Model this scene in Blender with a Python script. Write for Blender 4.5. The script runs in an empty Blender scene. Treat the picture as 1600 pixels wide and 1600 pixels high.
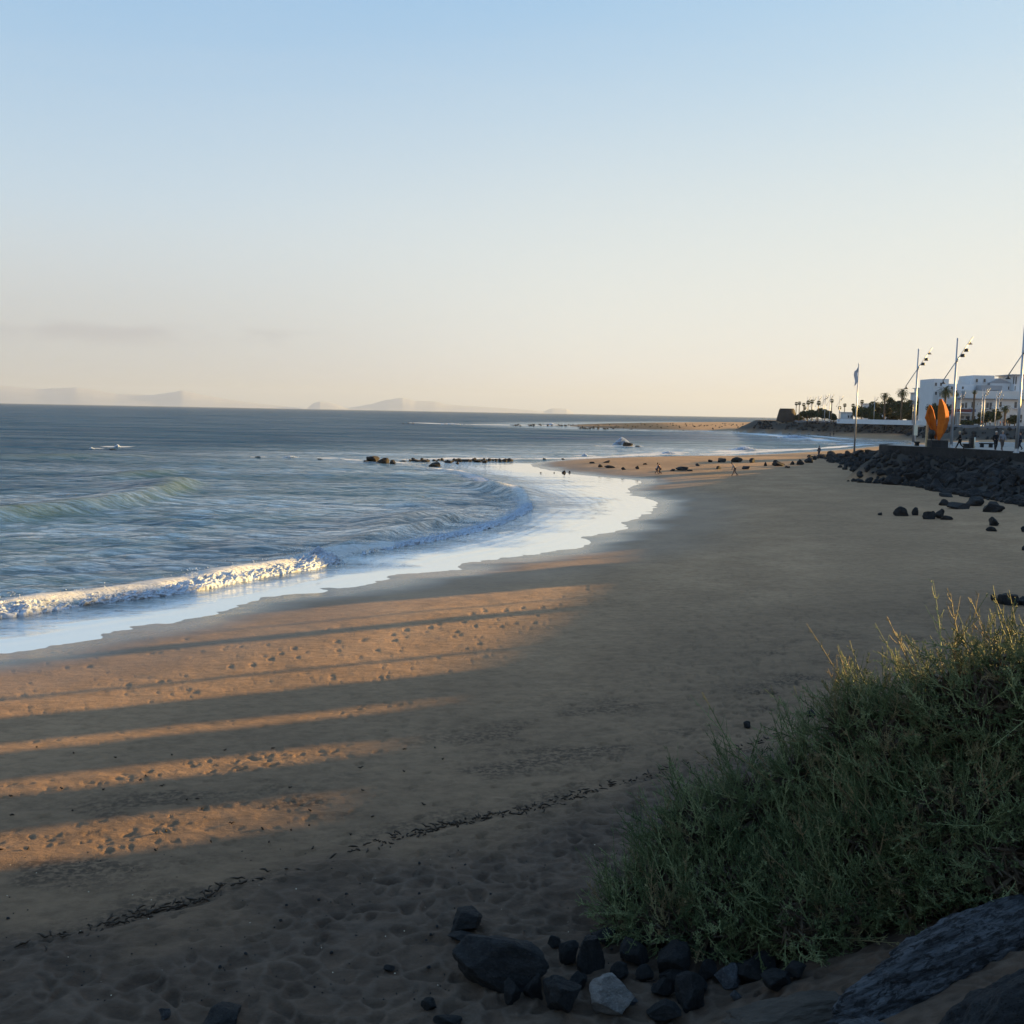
import bpy, bmesh, math, random
import numpy as np
from mathutils import Vector, Matrix, noise as mnoise
random.seed(7)
SC = bpy.context.scene
COL = SC.collection
rad = math.radians
# ------------------------------------------------------------------ camera
FPX = 1570.0; CAM_H = 7.5
PITCH = math.atan(155.4/FPX); ROLL = rad(1.07)
_F = np.array([0, math.cos(PITCH), -math.sin(PITCH)])
_R0 = np.array([1., 0, 0]); _U0 = np.array([0, math.sin(PITCH), math.cos(PITCH)])
_R = _R0*math.cos(ROLL)+_U0*math.sin(ROLL); _U = _U0*math.cos(ROLL)-_R0*math.sin(ROLL)
cam_d = bpy.data.cameras.new('camera'); cam = bpy.data.objects.new('camera', cam_d); COL.objects.link(cam)
cam.matrix_world = Matrix(((_R[0], _U[0], -_F[0], 0), (_R[1], _U[1], -_F[1], 0), (_R[2], _U[2], -_F[2], CAM_H), (0, 0, 0, 1)))
cam_d.sensor_width = 36; cam_d.lens = FPX/1600*36; cam_d.clip_start = 0.1; cam_d.clip_end = 60000
SC.camera = cam
# ------------------------------------------------------------------ sky, sun, exposure
SUN_AZ = rad(SUNAZ_DEG := 68.0); SUN_EL = rad(8.0)
w = bpy.data.worlds.new('World'); SC.world = w; w.use_nodes = True
nt = w.node_tree; nt.nodes.clear()
sky = nt.nodes.new('ShaderNodeTexSky'); sky.sky_type = 'NISHITA'; sky.sun_disc = False
sky.sun_elevation = SUN_EL; sky.sun_rotation = SUN_AZ
sky.altitude = 0; sky.air_density = 1.6; sky.dust_density = 0.5; sky.ozone_density = 3.0
bg = nt.nodes.new('ShaderNodeBackground'); bg.inputs[1].default_value = 0.15
wo = nt.nodes.new('ShaderNodeOutputWorld')
def _wn(t, **k):
    x = nt.nodes.new(t)
    for a, b in k.items(): setattr(x, a, b)
    return x
# soft evening sky: lower contrast and saturation, then faint cloud veils
_sr = _wn('ShaderNodeSeparateColor'); _cb = _wn('ShaderNodeCombineColor'); nt.links.new(sky.outputs[0], _sr.inputs[0])
for _i, (_g, _k, _c) in enumerate(((.585, 1.07, .93), (.385, .985, .92), (.159, .985, .92))):
    _p = _wn('ShaderNodeMath', operation='POWER'); _s = _wn('ShaderNodeMath', operation='MULTIPLY'); _q = _wn('ShaderNodeMath', operation='MULTIPLY'); _n = _wn('ShaderNodeMath', operation='SMOOTH_MIN'); _n.inputs[2].default_value = .15
    nt.links.new(_sr.outputs[_i], _s.inputs[0]); _s.inputs[1].default_value = .15; nt.links.new(_s.outputs[0], _p.inputs[0]); _p.inputs[1].default_value = _g
    nt.links.new(_p.outputs[0], _q.inputs[0]); _q.inputs[1].default_value = _k/.6; nt.links.new(_q.outputs[0], _n.inputs[0]); _n.inputs[1].default_value = _c/.6
    nt.links.new(_n.outputs[0], _cb.inputs[_i])
_tc = _wn('ShaderNodeTexCoord'); _mp = _wn('ShaderNodeMapping'); _mp.inputs['Scale'].default_value = (1.2, 1.2, 7.0); _mp.inputs['Rotation'].default_value = (rad(6), rad(-4), 0)
_nz = _wn('ShaderNodeTexNoise'); _nz.inputs['Scale'].default_value = 2.4; _nz.inputs['Detail'].default_value = 6; _nz.inputs['Distortion'].default_value = .6
nt.links.new(_tc.outputs['Generated'], _mp.inputs[0]); nt.links.new(_mp.outputs[0], _nz.inputs['Vector'])
_mr = _wn('ShaderNodeMapRange'); _mr.inputs[1].default_value = .42; _mr.inputs[2].default_value = .72; _mr.inputs[3].default_value = 0; _mr.inputs[4].default_value = .05
nt.links.new(_nz.outputs[0], _mr.inputs[0])
_m2 = _wn('ShaderNodeMix', data_type='RGBA'); nt.links.new(_mr.outputs[0], _m2.inputs[0]); nt.links.new(_cb.outputs[0], _m2.inputs[6]); _m2.inputs[7].default_value = (1.32, 1.30, 1.22, 1)
# a low grey cloud bank just above the sea on the left
_sp = _wn('ShaderNodeSeparateXYZ'); nt.links.new(_tc.outputs['Generated'], _sp.inputs[0])
_cn = _wn('ShaderNodeTexNoise'); _cn.inputs['Scale'].default_value = 9; _cn.inputs['Detail'].default_value = 6
_cm = _wn('ShaderNodeMapping'); _cm.inputs['Scale'].default_value = (1, 1, 3.5); nt.links.new(_tc.outputs['Generated'], _cm.inputs[0]); nt.links.new(_cm.outputs[0], _cn.inputs['Vector'])
def _mt(op, a, b=None, c=None):
    x = _wn('ShaderNodeMath', operation=op)
    for i, v_ in enumerate((a, b, c)):
        if v_ is None: continue
        if hasattr(v_, 'links'): nt.links.new(v_, x.inputs[i])
        else: x.inputs[i].default_value = v_
    return x.outputs[0]
def _rng(v_, a, b, c=0., d=1.):
    x = _wn('ShaderNodeMapRange'); x.interpolation_type = 'SMOOTHSTEP'; nt.links.new(v_, x.inputs[0])
    for i, q in enumerate((a, b, c, d)): x.inputs[i+1].default_value = q
    return x.outputs[0]
_top = _mt('ADD', _sp.outputs[2], _mt('MULTIPLY', _mt('SUBTRACT', _cn.outputs[0], .5), .022))
_veil = _wn('ShaderNodeMix', data_type='RGBA'); nt.links.new(_mt('MULTIPLY', _rng(_sp.outputs[2], .42, .08, 0., .66), _rng(_sp.outputs[0], -.5, .15, .55, 1.)), _veil.inputs[0]); nt.links.new(_m2.outputs[2], _veil.inputs[6]); _veil.inputs[7].default_value = (1.50, 1.48, 1.32, 1)
_dim = _mt('MULTIPLY', _rng(_sp.outputs[2], .20, .01), _rng(_sp.outputs[0], .12, -.46))
_m3a = _wn('ShaderNodeMix', data_type='RGBA'); nt.links.new(_mt('MULTIPLY', _dim, .95), _m3a.inputs[0]); nt.links.new(_veil.outputs[2], _m3a.inputs[6]); _m3a.inputs[7].default_value = (.96, .985, .97, 1)
_wisp = _mt('MULTIPLY', _rng(_top, .078, .070), _rng(_top, .050, .068)); _wisp = _mt('MULTIPLY', _wisp, _rng(_sp.outputs[0], -.14, -.26)); _wisp = _mt('MULTIPLY', _wisp, _rng(_cn.outputs[0], .40, .58))
_m3 = _wn('ShaderNodeMix', data_type='RGBA'); nt.links.new(_mt('MULTIPLY', _wisp, .55), _m3.inputs[0]); nt.links.new(_m3a.outputs[2], _m3.inputs[6]); _m3.inputs[7].default_value = (.80, .79, .83, 1)
nt.links.new(_m3.outputs[2], bg.inputs[0]); nt.links.new(bg.outputs[0], wo.inputs[0])
sl = bpy.data.lights.new('sun', 'SUN'); sl.energy = 4.8; sl.angle = rad(0.35); sl.color = (1.0, 0.62, 0.20)
sun = bpy.data.objects.new('sun', sl); COL.objects.link(sun)
SDIR = Vector((math.sin(SUN_AZ)*math.cos(SUN_EL), math.cos(SUN_AZ)*math.cos(SUN_EL), math.sin(SUN_EL)))
sun.rotation_euler = SDIR.to_track_quat('Z', 'Y').to_euler(); sun.location = (60, 20, 60)
SC.view_settings.view_transform = 'Standard'; SC.view_settings.look = 'None'
SC.view_settings.exposure = 2.0; SC.view_settings.gamma = 1.0
cy = SC.cycles
cy.use_denoising = True; cy.max_bounces = 6; cy.diffuse_bounces = 3; cy.glossy_bounces = 3; cy.transparent_max_bounces = 8
cy.volume_bounces = 0; cy.transmission_bounces = 3; cy.caustics_reflective = False; cy.caustics_refractive = False
cy.sample_clamp_indirect = 4; cy.sample_clamp_direct = 3

# ------------------------------------------------------------------ helpers
def hz(x): return 629.6+0.0187*x
def ray(px, py):
    d = _F*FPX+_R*(px-800)-_U*(py-800); return d/np.linalg.norm(d)
def at(px, py, z=0.0):
    d = ray(px, py); t = (z-CAM_H)/d[2]; return (d[0]*t, d[1]*t)
def atY(px, py, Y):
    d = ray(px, py); t = Y/d[1]; return Vector((d[0]*t, Y, CAM_H+d[2]*t))
def tag(o, label=None, cat=None, group=None, kind=None):
    if label: o['label'] = label
    if cat: o['category'] = cat
    if group: o['group'] = group
    if kind: o['kind'] = kind
    return o
def empty(name, loc=(0, 0, 0), rz=0.0):
    o = bpy.data.objects.new(name, None); COL.objects.link(o); o.location = loc; o.rotation_euler = (0, 0, rz)
    o.empty_display_size = 0.2
    return o
def mesh_np(name, V, Fc, mat, parent=None, smooth=True, uniform=None):
    """V (n,3); Fc: array (m,k) or list of faces"""
    me = bpy.data.meshes.new(name)
    V = np.asarray(V, dtype=np.float32)
    if isinstance(Fc, np.ndarray):
        m, k = Fc.shape
        me.vertices.add(len(V)); me.vertices.foreach_set('co', V.ravel())
        me.loops.add(m*k); me.loops.foreach_set('vertex_index', Fc.astype(np.int32).ravel())
        me.polygons.add(m); me.polygons.foreach_set('loop_start', np.arange(0, m*k, k, dtype=np.int32))
        me.polygons.foreach_set('loop_total', np.full(m, k, dtype=np.int32))
        me.update(calc_edges=True); me.validate()
    else:
        me.from_pydata([tuple(v) for v in V], [], Fc); me.update()
    if smooth: me.polygons.foreach_set('use_smooth', np.ones(len(me.polygons), dtype=bool))
    if mat: me.materials.append(mat)
    o = bpy.data.objects.new(name, me); COL.objects.link(o)
    if parent: o.parent = parent
    return o
def set_attr(o, name, arr):
    a = o.data.attributes.new(name, 'FLOAT', 'POINT'); a.data.foreach_set('value', np.asarray(arr, dtype=np.float32))
def copy_tree(o, parent=None):
    c = o.copy(); COL.objects.link(c); c.parent = parent
    for ch in list(o.children): copy_tree(ch, c)
    return c
class MB:
    """collects boxes, tubes, lathes into one mesh"""
    def __init__(s): s.v = []; s.f = []
    def add(s, V, Fc):
        b = len(s.v); s.v += [tuple(v) for v in V]; s.f += [tuple(i+b for i in f) for f in Fc]
    def box(s, c, d, rz=0.0, taper=1.0):
        ca, sa = math.cos(rz), math.sin(rz); V = []
        for z in (-1, 1):
            k = taper if z > 0 else 1.0
            for x, y in ((-1, -1), (1, -1), (1, 1), (-1, 1)):
                X, Y = x*d[0]/2*k, y*d[1]/2*k
                V.append((c[0]+X*ca-Y*sa, c[1]+X*sa+Y*ca, c[2]+z*d[2]/2))
        s.add(V, [(3, 2, 1, 0), (4, 5, 6, 7), (0, 1, 5, 4), (1, 2, 6, 5), (2, 3, 7, 6), (3, 0, 4, 7)])
    def tube(s, pts, r, n=8, cap=True):
        pts = [Vector(p) for p in pts]
        rs = r if isinstance(r, (list, tuple)) else [r]*len(pts)
        V = []; prev = None
        for i, p in enumerate(pts):
            t = (pts[min(i+1, len(pts)-1)]-pts[max(i-1, 0)]).normalized()
            if prev is None:
                a = t.orthogonal().normalized()
            else:
                a = (prev-t*prev.dot(t)).normalized()
            prev = a; b = t.cross(a)
            for k in range(n):
                q = 2*math.pi*k/n; V.append(p+(a*math.cos(q)+b*math.sin(q))*rs[i])
        Fc = []
        for i in range(len(pts)-1):
            for k in range(n):
                Fc.append((i*n+k, i*n+(k+1) % n, (i+1)*n+(k+1) % n, (i+1)*n+k))
        if cap:
            Fc.append(tuple(range(n-1, -1, -1))); Fc.append(tuple((len(pts)-1)*n+k for k in range(n)))
        s.add(V, Fc)
    def lathe(s, prof, c=(0, 0, 0), n=16):
        V = []; Fc = []
        for r, z in prof:
            for k in range(n):
                q = 2*math.pi*k/n; V.append((c[0]+r*math.cos(q), c[1]+r*math.sin(q), c[2]+z))
        for i in range(len(prof)-1):
            for k in range(n): Fc.append((i*n+k, i*n+(k+1) % n, (i+1)*n+(k+1) % n, (i+1)*n+k))
        Fc.append(tuple(range(n-1, -1, -1))); Fc.append(tuple((len(prof)-1)*n+k for k in range(n)))
        s.add(V, Fc)
    def build(s, name, mat, parent=None, smooth=False, bevel=0):
        o = mesh_np(name, s.v, s.f, mat, parent, smooth)
        if bevel:
            m = o.modifiers.new('bevel', 'BEVEL'); m.width = bevel; m.segments = 2; m.limit_method = 'ANGLE'
        return o

# numpy value noise --------------------------------------------------------
def _h(ix, iy, s):
    n = (ix*374761393+iy*668265263+s*1274126177) & 0xffffffff
    n = ((n ^ (n >> 13))*1274126177) & 0xffffffff
    return ((n ^ (n >> 16)) & 0xffff)/65535.0
def vnoise(x, y, s=0):
    ix = np.floor(x).astype(np.int64); iy = np.floor(y).astype(np.int64); fx = x-ix; fy = y-iy
    fx = fx*fx*(3-2*fx); fy = fy*fy*(3-2*fy)
    a = _h(ix, iy, s); b = _h(ix+1, iy, s); c = _h(ix, iy+1, s); d = _h(ix+1, iy+1, s)
    return (a*(1-fx)+b*fx)*(1-fy)+(c*(1-fx)+d*fx)*fy
def fbm(x, y, o=4, s=0):
    r = 0; a = .5; t = 0
    for i in range(o):
        r = r+a*vnoise(x*2**i+i*17.3, y*2**i-i*9.1, s+i); t += a; a *= .5
    return r/t
def sstep(a, b, x):
    t = np.clip((x-a)/(b-a), 0, 1); return t*t*(3-2*t)
def poly_dist(X, Y, P, closed=True):
    """distance to polyline, and inside flag if closed"""
    P = np.asarray(P, float); n = len(P); best = np.full(X.shape, 1e12); ins = np.zeros(X.shape, bool)
    for i in range(n if closed else n-1):
        a = P[i]; b = P[(i+1) % n]; e = b-a; L = e@e+1e-12
        t = np.clip(((X-a[0])*e[0]+(Y-a[1])*e[1])/L, 0, 1)
        d = (X-a[0]-t*e[0])**2+(Y-a[1]-t*e[1])**2
        np.minimum(best, d, out=best)
        if closed:
            c = ((a[1] > Y) != (b[1] > Y)); 
            if a[1] != b[1]:
                xi = a[0]+(Y-a[1])*(e[0]/e[1]); ins ^= (c & (X < xi))
    return np.sqrt(best), ins
def smooth_poly(P, it=2):
    P = [np.array(p, float) for p in P]
    for _ in range(it):
        Q = [P[0]]
        for a, b in zip(P[:-1], P[1:]): Q += [a*.75+b*.25, a*.25+b*.75]
        Q.append(P[-1]); P = Q
    return P

# ------------------------------------------------------------------ plan of the coast
SHORE_PX = [(0, 1022), (70, 1014), (150, 995), (230, 982), (300, 968), (370, 950), (400, 937), (470, 928), (560, 917), (610, 906), (590, 899), (680, 897), (735, 888), (708, 882), (800, 873),
            (905, 856), (925, 848), (910, 840), (955, 832), (985, 822), (975, 815), (1008, 806), (1028, 788), (1020, 780), (985, 772), (978, 762), (1005, 756), (1000, 750), (950, 746), (905, 742), (880, 738), (845, 732), (826, 727)]
SPIT_PX = [(840, 722), (900, 717), (1000, 714), (1100, 713.5), (1180, 711), (1250, 707), (1310, 703), (1375, 697), (1425, 692.5)]
COVE_PX = [(1400, 690), (1350, 687), (1300, 683), (1275, 679), (1240, 676.5), (1180, 674.5), (1100, 673), (1000, 671.5), (950, 670), (905, 668), (880, 665.5), (905, 662.8), (1000, 661), (1100, 660)]
shore = [at(x, y) for x, y in SHORE_PX]
spit = [at(x, y) for x, y in SPIT_PX]
cove = [at(x, y) for x, y in COVE_PX]
LAND = [(-2500, -900), (-400, -60), (-120, 2), (-45, 19), (-22, 27.0)]+smooth_poly(shore+spit, 1)+smooth_poly(cove, 1)+[(700, 1500), (3000, 2500), (3000, -900)]
LAND = np.array([tuple(p) for p in LAND])
EDGE = [(-60, -22), (-12, -6), (1.5, .6), (4.2, 3.6), (8, 8), (14, 15), (24, 26), (35, 38), (43, 56), (46, 76), (45.2, 87.5), (42, 97), (38.5, 101.5), (38.0, 104.5), (41, 109), (58, 117), (92, 168), (128, 240), (150, 288), (400, 300)]
P1 = np.array(EDGE+[(400, -200), (-60, -200)], float)
Z1 = 4.85
MOUND = [(39, 103, 4.3), (43, 118, 3.9), (46, 131, 3.4), (48, 146, 2.4), (49.5, 160, 1.6)]
EDGE2 = [(700, 250), (300, 270), (146, 284), (134, 300), (146, 350), (157, 385), (152, 425), (138, 455), (131, 470), (118, 482), (117, 492), (150, 560), (400, 800), (900, 900)]
P2 = np.array(EDGE2, float)
Z2 = 6.1
BERM_PX = [(-200, 1440), (0, 1395), (110, 1385), (220, 1362), (310, 1345), (350, 1318), (420, 1295), (520, 1272), (620, 1250), (700, 1232), (800, 1215), (900, 1190), (1000, 1165), (1100, 1142), (1200, 1112), (1300, 1085), (1420, 1030), (1600, 960)]
BERM = [(-30, 8)]+[at(x, y, 1.75) for x, y in BERM_PX]
BERMP = np.array(BERM+[(60, 40), (60, -60), (-60, -60)], float)
def terrain(X, Y, fine=True):
    X = np.asarray(X, float); Y = np.asarray(Y, float)
    d, ins = poly_dist(X, Y, LAND); d = np.where(ins, d, -d)
    far = sstep(170, 330, Y)
    reef = sstep(460, 520, Y)
    cap = (2.0+3.0*far)*(1-reef)+1.6*reef
    zb = cap*(1-np.exp(-np.maximum(d, 0)*(0.075+.07*far*(1-reef))/cap))
    zb = np.where(d < 0, np.maximum(d*0.035, -3.0), zb)
    bd, bi = poly_dist(X, Y, BERMP); b = np.where(bi, bd, -bd)
    near = 1-sstep(60, 90, Y)
    zb = zb+0.16*sstep(-.35, .5, b+.25*(fbm(X*.9, Y*.9, 3, 5)-.5)*2)*near
    # broad undulation
    zb = zb+sstep(1, 12, d)*(fbm(X*.09, Y*.09, 3, 11)-.5)*0.22*(1-far)
    zb = zb+(fbm(X*.55+Y*.2, Y*1.1, 4, 17)-.5)*.075*sstep(-7, -1, d)*sstep(6, 2, d)*(1-far)
    e1, i1 = poly_dist(X, Y, P1)
    slope = 0.52+.45*sstep(86, 99, Y)
    z1 = np.where(i1, Z1-.12, Z1-.5-slope*e1)
    e2, i2 = poly_dist(X, Y, P2)
    z2 = np.where(i2, Z2-.1, Z2-.3-0.5*e2)
    z = np.maximum(np.maximum(zb, z1), z2)
    for (ax, ay, az_), (bx, by, bz) in zip(MOUND[:-1], MOUND[1:]):
        ex, ey = bx-ax, by-ay; tt = np.clip(((X-ax)*ex+(Y-ay)*ey)/(ex*ex+ey*ey), 0, 1)
        z = np.maximum(z, az_+(bz-az_)*tt-.85*np.hypot(X-ax-tt*ex, Y-ay-tt*ey)-.35)
    return z, d, b, np.where(i1, -e1, e1), np.where(i2, -e2, e2)
# ------------------------------------------------------------------ materials
class NT:
    def __init__(s, name, rough=.8, spec=.3):
        s.m = bpy.data.materials.new(name); s.m.use_nodes = True; s.t = s.m.node_tree; s.t.nodes.clear()
        s.o = s.n('ShaderNodeOutputMaterial'); s.p = s.n('ShaderNodeBsdfPrincipled')
        s.l(s.p.outputs[0], s.o.inputs[0]); s.p.inputs['Roughness'].default_value = rough
        s.p.inputs['Specular IOR Level'].default_value = spec
        s.geo = s.n('ShaderNodeNewGeometry'); s.tc = s.n('ShaderNodeTexCoord')
    def n(s, t, **k):
        x = s.t.nodes.new(t)
        for a, b in k.items(): setattr(x, a, b)
        return x
    def l(s, a, b): s.t.links.new(a, b)
    def val(s, i, v):
        if hasattr(v, 'links'): s.l(v, i)
        else: i.default_value = v
    def noise(s, scale, detail=4, rough=.55, vec=None, sc3=None, dist=0):
        x = s.n('ShaderNodeTexNoise'); x.inputs['Scale'].default_value = scale; x.inputs['Detail'].default_value = detail
        x.inputs['Roughness'].default_value = rough; x.inputs['Distortion'].default_value = dist
        v = vec or s.geo.outputs['Position']
        if sc3:
            m = s.n('ShaderNodeMapping'); m.inputs['Scale'].default_value = sc3[:3]
            if len(sc3) > 3: m.inputs['Rotation'].default_value = (0, 0, sc3[3])
            s.l(v, m.inputs[0]); v = m.outputs[0]
        s.l(v, x.inputs['Vector']); return x.outputs[0]
    def ramp(s, fac, stops, interp='LINEAR'):
        r = s.n('ShaderNodeValToRGB'); e = r.color_ramp.elements; r.color_ramp.interpolation = interp
        while len(e) < len(stops): e.new(.5)
        for i, (p, c) in enumerate(stops):
            e[i].position = p; e[i].color = (c, c, c, 1) if not isinstance(c, (tuple, list)) else (*c[:3], 1)
        s.l(fac, r.inputs[0]); return r.outputs[0]
    def mix(s, f, a, b, mode='MIX'):
        x = s.n('ShaderNodeMix', data_type='RGBA', blend_type=mode)
        s.val(x.inputs[0], f)
        for i, v in ((6, a), (7, b)):
            if hasattr(v, 'links'): s.l(v, x.inputs[i])
            else: x.inputs[i].default_value = (*v[:3], 1)
        return x.outputs[2]
    def math(s, op, a, b=0.0, c=0.0, clamp=False):
        x = s.n('ShaderNodeMath', operation=op); x.use_clamp = clamp
        s.val(x.inputs[0], a); s.val(x.inputs[1], b)
        if len(x.inputs) > 2: s.val(x.inputs[2], c)
        return x.outputs[0]
    def attr(s, name):
        x = s.n('ShaderNodeAttribute'); x.attribute_name = name; return x.outputs['Fac']
    def bump(s, h, strength=.5, dist=.1, prev=None):
        b = s.n('ShaderNodeBump'); s.val(b.inputs['Strength'], strength); b.inputs['Distance'].default_value = dist
        s.l(h, b.inputs['Height'])
        if prev: s.l(prev, b.inputs['Normal'])
        return b.outputs[0]
    def col(s, v):
        s.val(s.p.inputs['Base Color'], (*v, 1) if isinstance(v, tuple) else v); return s
    def nor(s, v): s.l(v, s.p.inputs['Normal']); return s

def simple(name, c, rough=.7, var=.25, scale=3.0, metal=0, bump=0.0, spec=.3):
    t = NT(name, rough, spec)
    n = t.noise(scale, 5, .6, vec=t.tc.outputs['Object'])
    k = t.ramp(n, [(.3, 1-var), (.7, 1+var*.5)])
    t.col(t.mix(1.0, c, k, 'MULTIPLY')); t.p.inputs['Metallic'].default_value = metal
    if bump: t.nor(t.bump(t.noise(scale*4, 6, .65, vec=t.tc.outputs['Object']), bump, .05))
    return t.m

# sand
t = NT('sand', .9, .25)
wet = t.attr('wet'); dry = t.attr('dry'); upb = t.attr('upbeach'); rockg = t.attr('rocky'); deb = t.attr('debris')
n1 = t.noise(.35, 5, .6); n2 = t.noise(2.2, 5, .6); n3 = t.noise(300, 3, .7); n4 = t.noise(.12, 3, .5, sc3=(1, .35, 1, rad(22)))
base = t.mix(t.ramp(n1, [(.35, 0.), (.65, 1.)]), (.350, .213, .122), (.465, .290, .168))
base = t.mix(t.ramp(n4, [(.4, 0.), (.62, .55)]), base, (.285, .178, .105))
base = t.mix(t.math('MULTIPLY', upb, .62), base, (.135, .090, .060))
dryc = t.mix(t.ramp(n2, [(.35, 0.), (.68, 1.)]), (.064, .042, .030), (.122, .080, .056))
dryc = t.mix(t.math('MULTIPLY', t.attr('crest'), .30), dryc, (.17, .128, .10)); base = t.mix(dry, base, dryc)  # dimple rims paled in colour, as if catching the sky
base = t.mix(t.math('MULTIPLY', wet, .85), base, (.075, .058, .045))
base = t.mix(.30, base, t.ramp(n3, [(.3, .02), (.7, .6)]), 'OVERLAY')
base = t.mix(t.math('SUBTRACT', .55, t.math('MULTIPLY', wet, .5)), base, t.mix(1.0, base, t.ramp(t.noise(3.4, 8, .74, sc3=(.8, 1.3, 1)), [(.38, .62), (.52, 1.0), (.66, 1.25)]), 'MULTIPLY'))
base = t.mix(t.math('MULTIPLY', deb, t.ramp(t.noise(9, 5, .7), [(.42, 0.), (.56, 1.)])), base, (.030, .022, .017))
base = t.mix(rockg, base, t.mix(t.noise(1.5, 5), (.03, .028, .028), (.075, .068, .06)))
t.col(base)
rr = t.math('SUBTRACT', .92, t.math('MULTIPLY', wet, .70)); t.val(t.p.inputs['Roughness'], rr)
t.val(t.p.inputs['Specular IOR Level'], t.math('ADD', .2, t.math('MULTIPLY', wet, .5)))
b1 = t.bump(t.noise(60, 4, .7), t.math('SUBTRACT', .55, t.math('MULTIPLY', wet, .5)), .01)
b2 = t.bump(t.noise(7, 4, .6, sc3=(1, .6, 1)), t.math('ADD', .08, t.math('MULTIPLY', dry, .25)), .06, b1)
n5 = t.noise(2.6, 8, .72, sc3=(.7, 1.2, 1)); b3 = t.bump(n5, t.math('SUBTRACT', .75, t.math('MULTIPLY', wet, .7)), .09, b2)
t.nor(b3)
M_SAND = t.m

# sea
t = NT('sea_water', .06, .5)
calm = t.attr('calm'); foam = t.attr('foam'); shal = t.attr('shallow'); lift = t.attr('lift')
pos = t.geo.outputs['Position']
w0 = t.noise(.16, 6, .65, sc3=(.3, 2.2, 1, rad(-4)))
w1 = t.noise(1.1, 7, .68, sc3=(.55, 1.6, 1, rad(-6)), dist=.3)
w2 = t.noise(3.0, 5, .65, sc3=(.55, 1.4, 1, rad(10)), dist=.5)
w3 = t.noise(.09, 4, .5, sc3=(.35, 1.3, 1, rad(-4)))
rough_amt = t.math('SUBTRACT', 1.0, calm)
patch = t.ramp(t.noise(.045, 5, .6, sc3=(.25, 1.6, 1, rad(-4))), [(.36, 1.5), (.62, .6)])
hb = t.bump(w1, t.math('MULTIPLY', rough_amt, patch), .42)
hb = t.bump(w0, t.math('MULTIPLY', rough_amt, .8), 1.3, hb)
hb = t.bump(w2, t.math('ADD', .02, t.math('MULTIPLY', rough_amt, 1.0)), .19, hb)
deep = t.mix(t.ramp(w3, [(.35, 0.), (.65, 1.)]), (.003, .038, .088), (.007, .060, .116))
wc = t.mix(shal, deep, (.028, .078, .100))
wc = t.mix(lift, wc, (.050, .082, .060))
wc = t.mix(calm, wc, (.17, .14, .11))
fn = t.noise(4.2, 9, .78, sc3=(.6, 1.4, 1), dist=1.2)
fm = t.ramp(t.math('ADD', t.math('MULTIPLY', foam, .75), t.math('MULTIPLY', t.math('SUBTRACT', fn, .5), .95)), [(.34, 0.), (.52, 1.)])
fm = t.math('MULTIPLY', fm, t.ramp(foam, [(.02, 0.), (.12, 1.)]))
t.col(t.mix(fm, wc, (.72, .74, .76)))
t.p.inputs['Roughness'].default_value = .8; t.p.inputs['Specular IOR Level'].default_value = 0.0
nrm = t.bump(fn, t.math('MULTIPLY', fm, .8), .08, hb); t.nor(nrm)
gl = t.n('ShaderNodeBsdfGlossy'); gl.inputs['Color'].default_value = (1, 1, 1, 1); t.l(t.mix(calm, (.06, .06, .06), (.03, .03, .03)), gl.inputs['Roughness']); t.l(hb, gl.inputs['Normal'])
fr = t.n('ShaderNodeFresnel'); fr.inputs['IOR'].default_value = 1.34; t.l(hb, fr.inputs['Normal'])
# wave slopes hide one another at grazing view: open water mirrors less than a still film
strk = t.ramp(t.noise(1.5, 6, .7, sc3=(.16, 1.9, 1, rad(-5)), dist=.3), [(.36, .45), (.64, 1.5)])
fk = t.math('MULTIPLY', fr.outputs[0], t.math('ADD', t.math('MULTIPLY', t.math('MULTIPLY', patch, strk), t.math('ADD', .19, t.math('MULTIPLY', shal, .46))), t.math('MULTIPLY', calm, .60)))
fk = t.math('ADD', fk, t.math('MULTIPLY', calm, .05), clamp=True)
fk = t.math('MULTIPLY', t.math('MINIMUM', fk, .92), t.math('SUBTRACT', 1.0, fm))
ms = t.n('ShaderNodeMixShader'); t.l(fk, ms.inputs[0]); t.l(t.p.outputs[0], ms.inputs[1]); t.l(gl.outputs[0], ms.inputs[2]); t.l(ms.outputs[0], t.o.inputs[0])
M_SEA = t.m

# foam crest
t = NT('foam', .75, .3)
n = t.noise(9, 7, .7); t.col(t.mix(t.ramp(n, [(.3, 0.), (.6, 1.)]), (.36, .43, .52), (.56, .63, .76)))
t.nor(t.bump(n, .8, .06)); t.p.inputs['Subsurface Weight'].default_value = 0.0
M_FOAM = t.m

def rockmat(name, c1, c2, c3, sc=1.0):
    t = NT(name, .85, .25); o = t.tc.outputs['Object']
    a = t.noise(2.5*sc, 7, .65, vec=o); b = t.noise(11*sc, 6, .7, vec=o)
    c = t.mix(t.ramp(a, [(.35, 0.), (.65, 1.)]), c1, c2)
    up = t.n('ShaderNodeSeparateXYZ'); t.l(t.geo.outputs['Normal'], up.inputs[0])
    c = t.mix(t.math('MULTIPLY', t.ramp(b, [(.5, 0.), (.7, 1.)]), .6), c, c3)
    v = t.n('ShaderNodeTexVoronoi'); v.inputs['Scale'].default_value = 22*sc; t.l(o, v.inputs['Vector'])
    pit = t.ramp(v.outputs['Distance'], [(.12, 0.), (.35, 1.)])
    t.col(t.mix(.35, c, pit, 'MULTIPLY'))
    t.nor(t.bump(t.math('ADD', b, t.math('MULTIPLY', pit, .25)), .9, .06))
    return t.m
M_ROCK = rockmat('basalt', (.013, .013, .015), (.028, .028, .030), (.050, .049, .048))
M_ROCK2 = rockmat('dark_wet_basalt', (.014, .012, .011), (.030, .026, .022), (.05, .045, .035))
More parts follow.
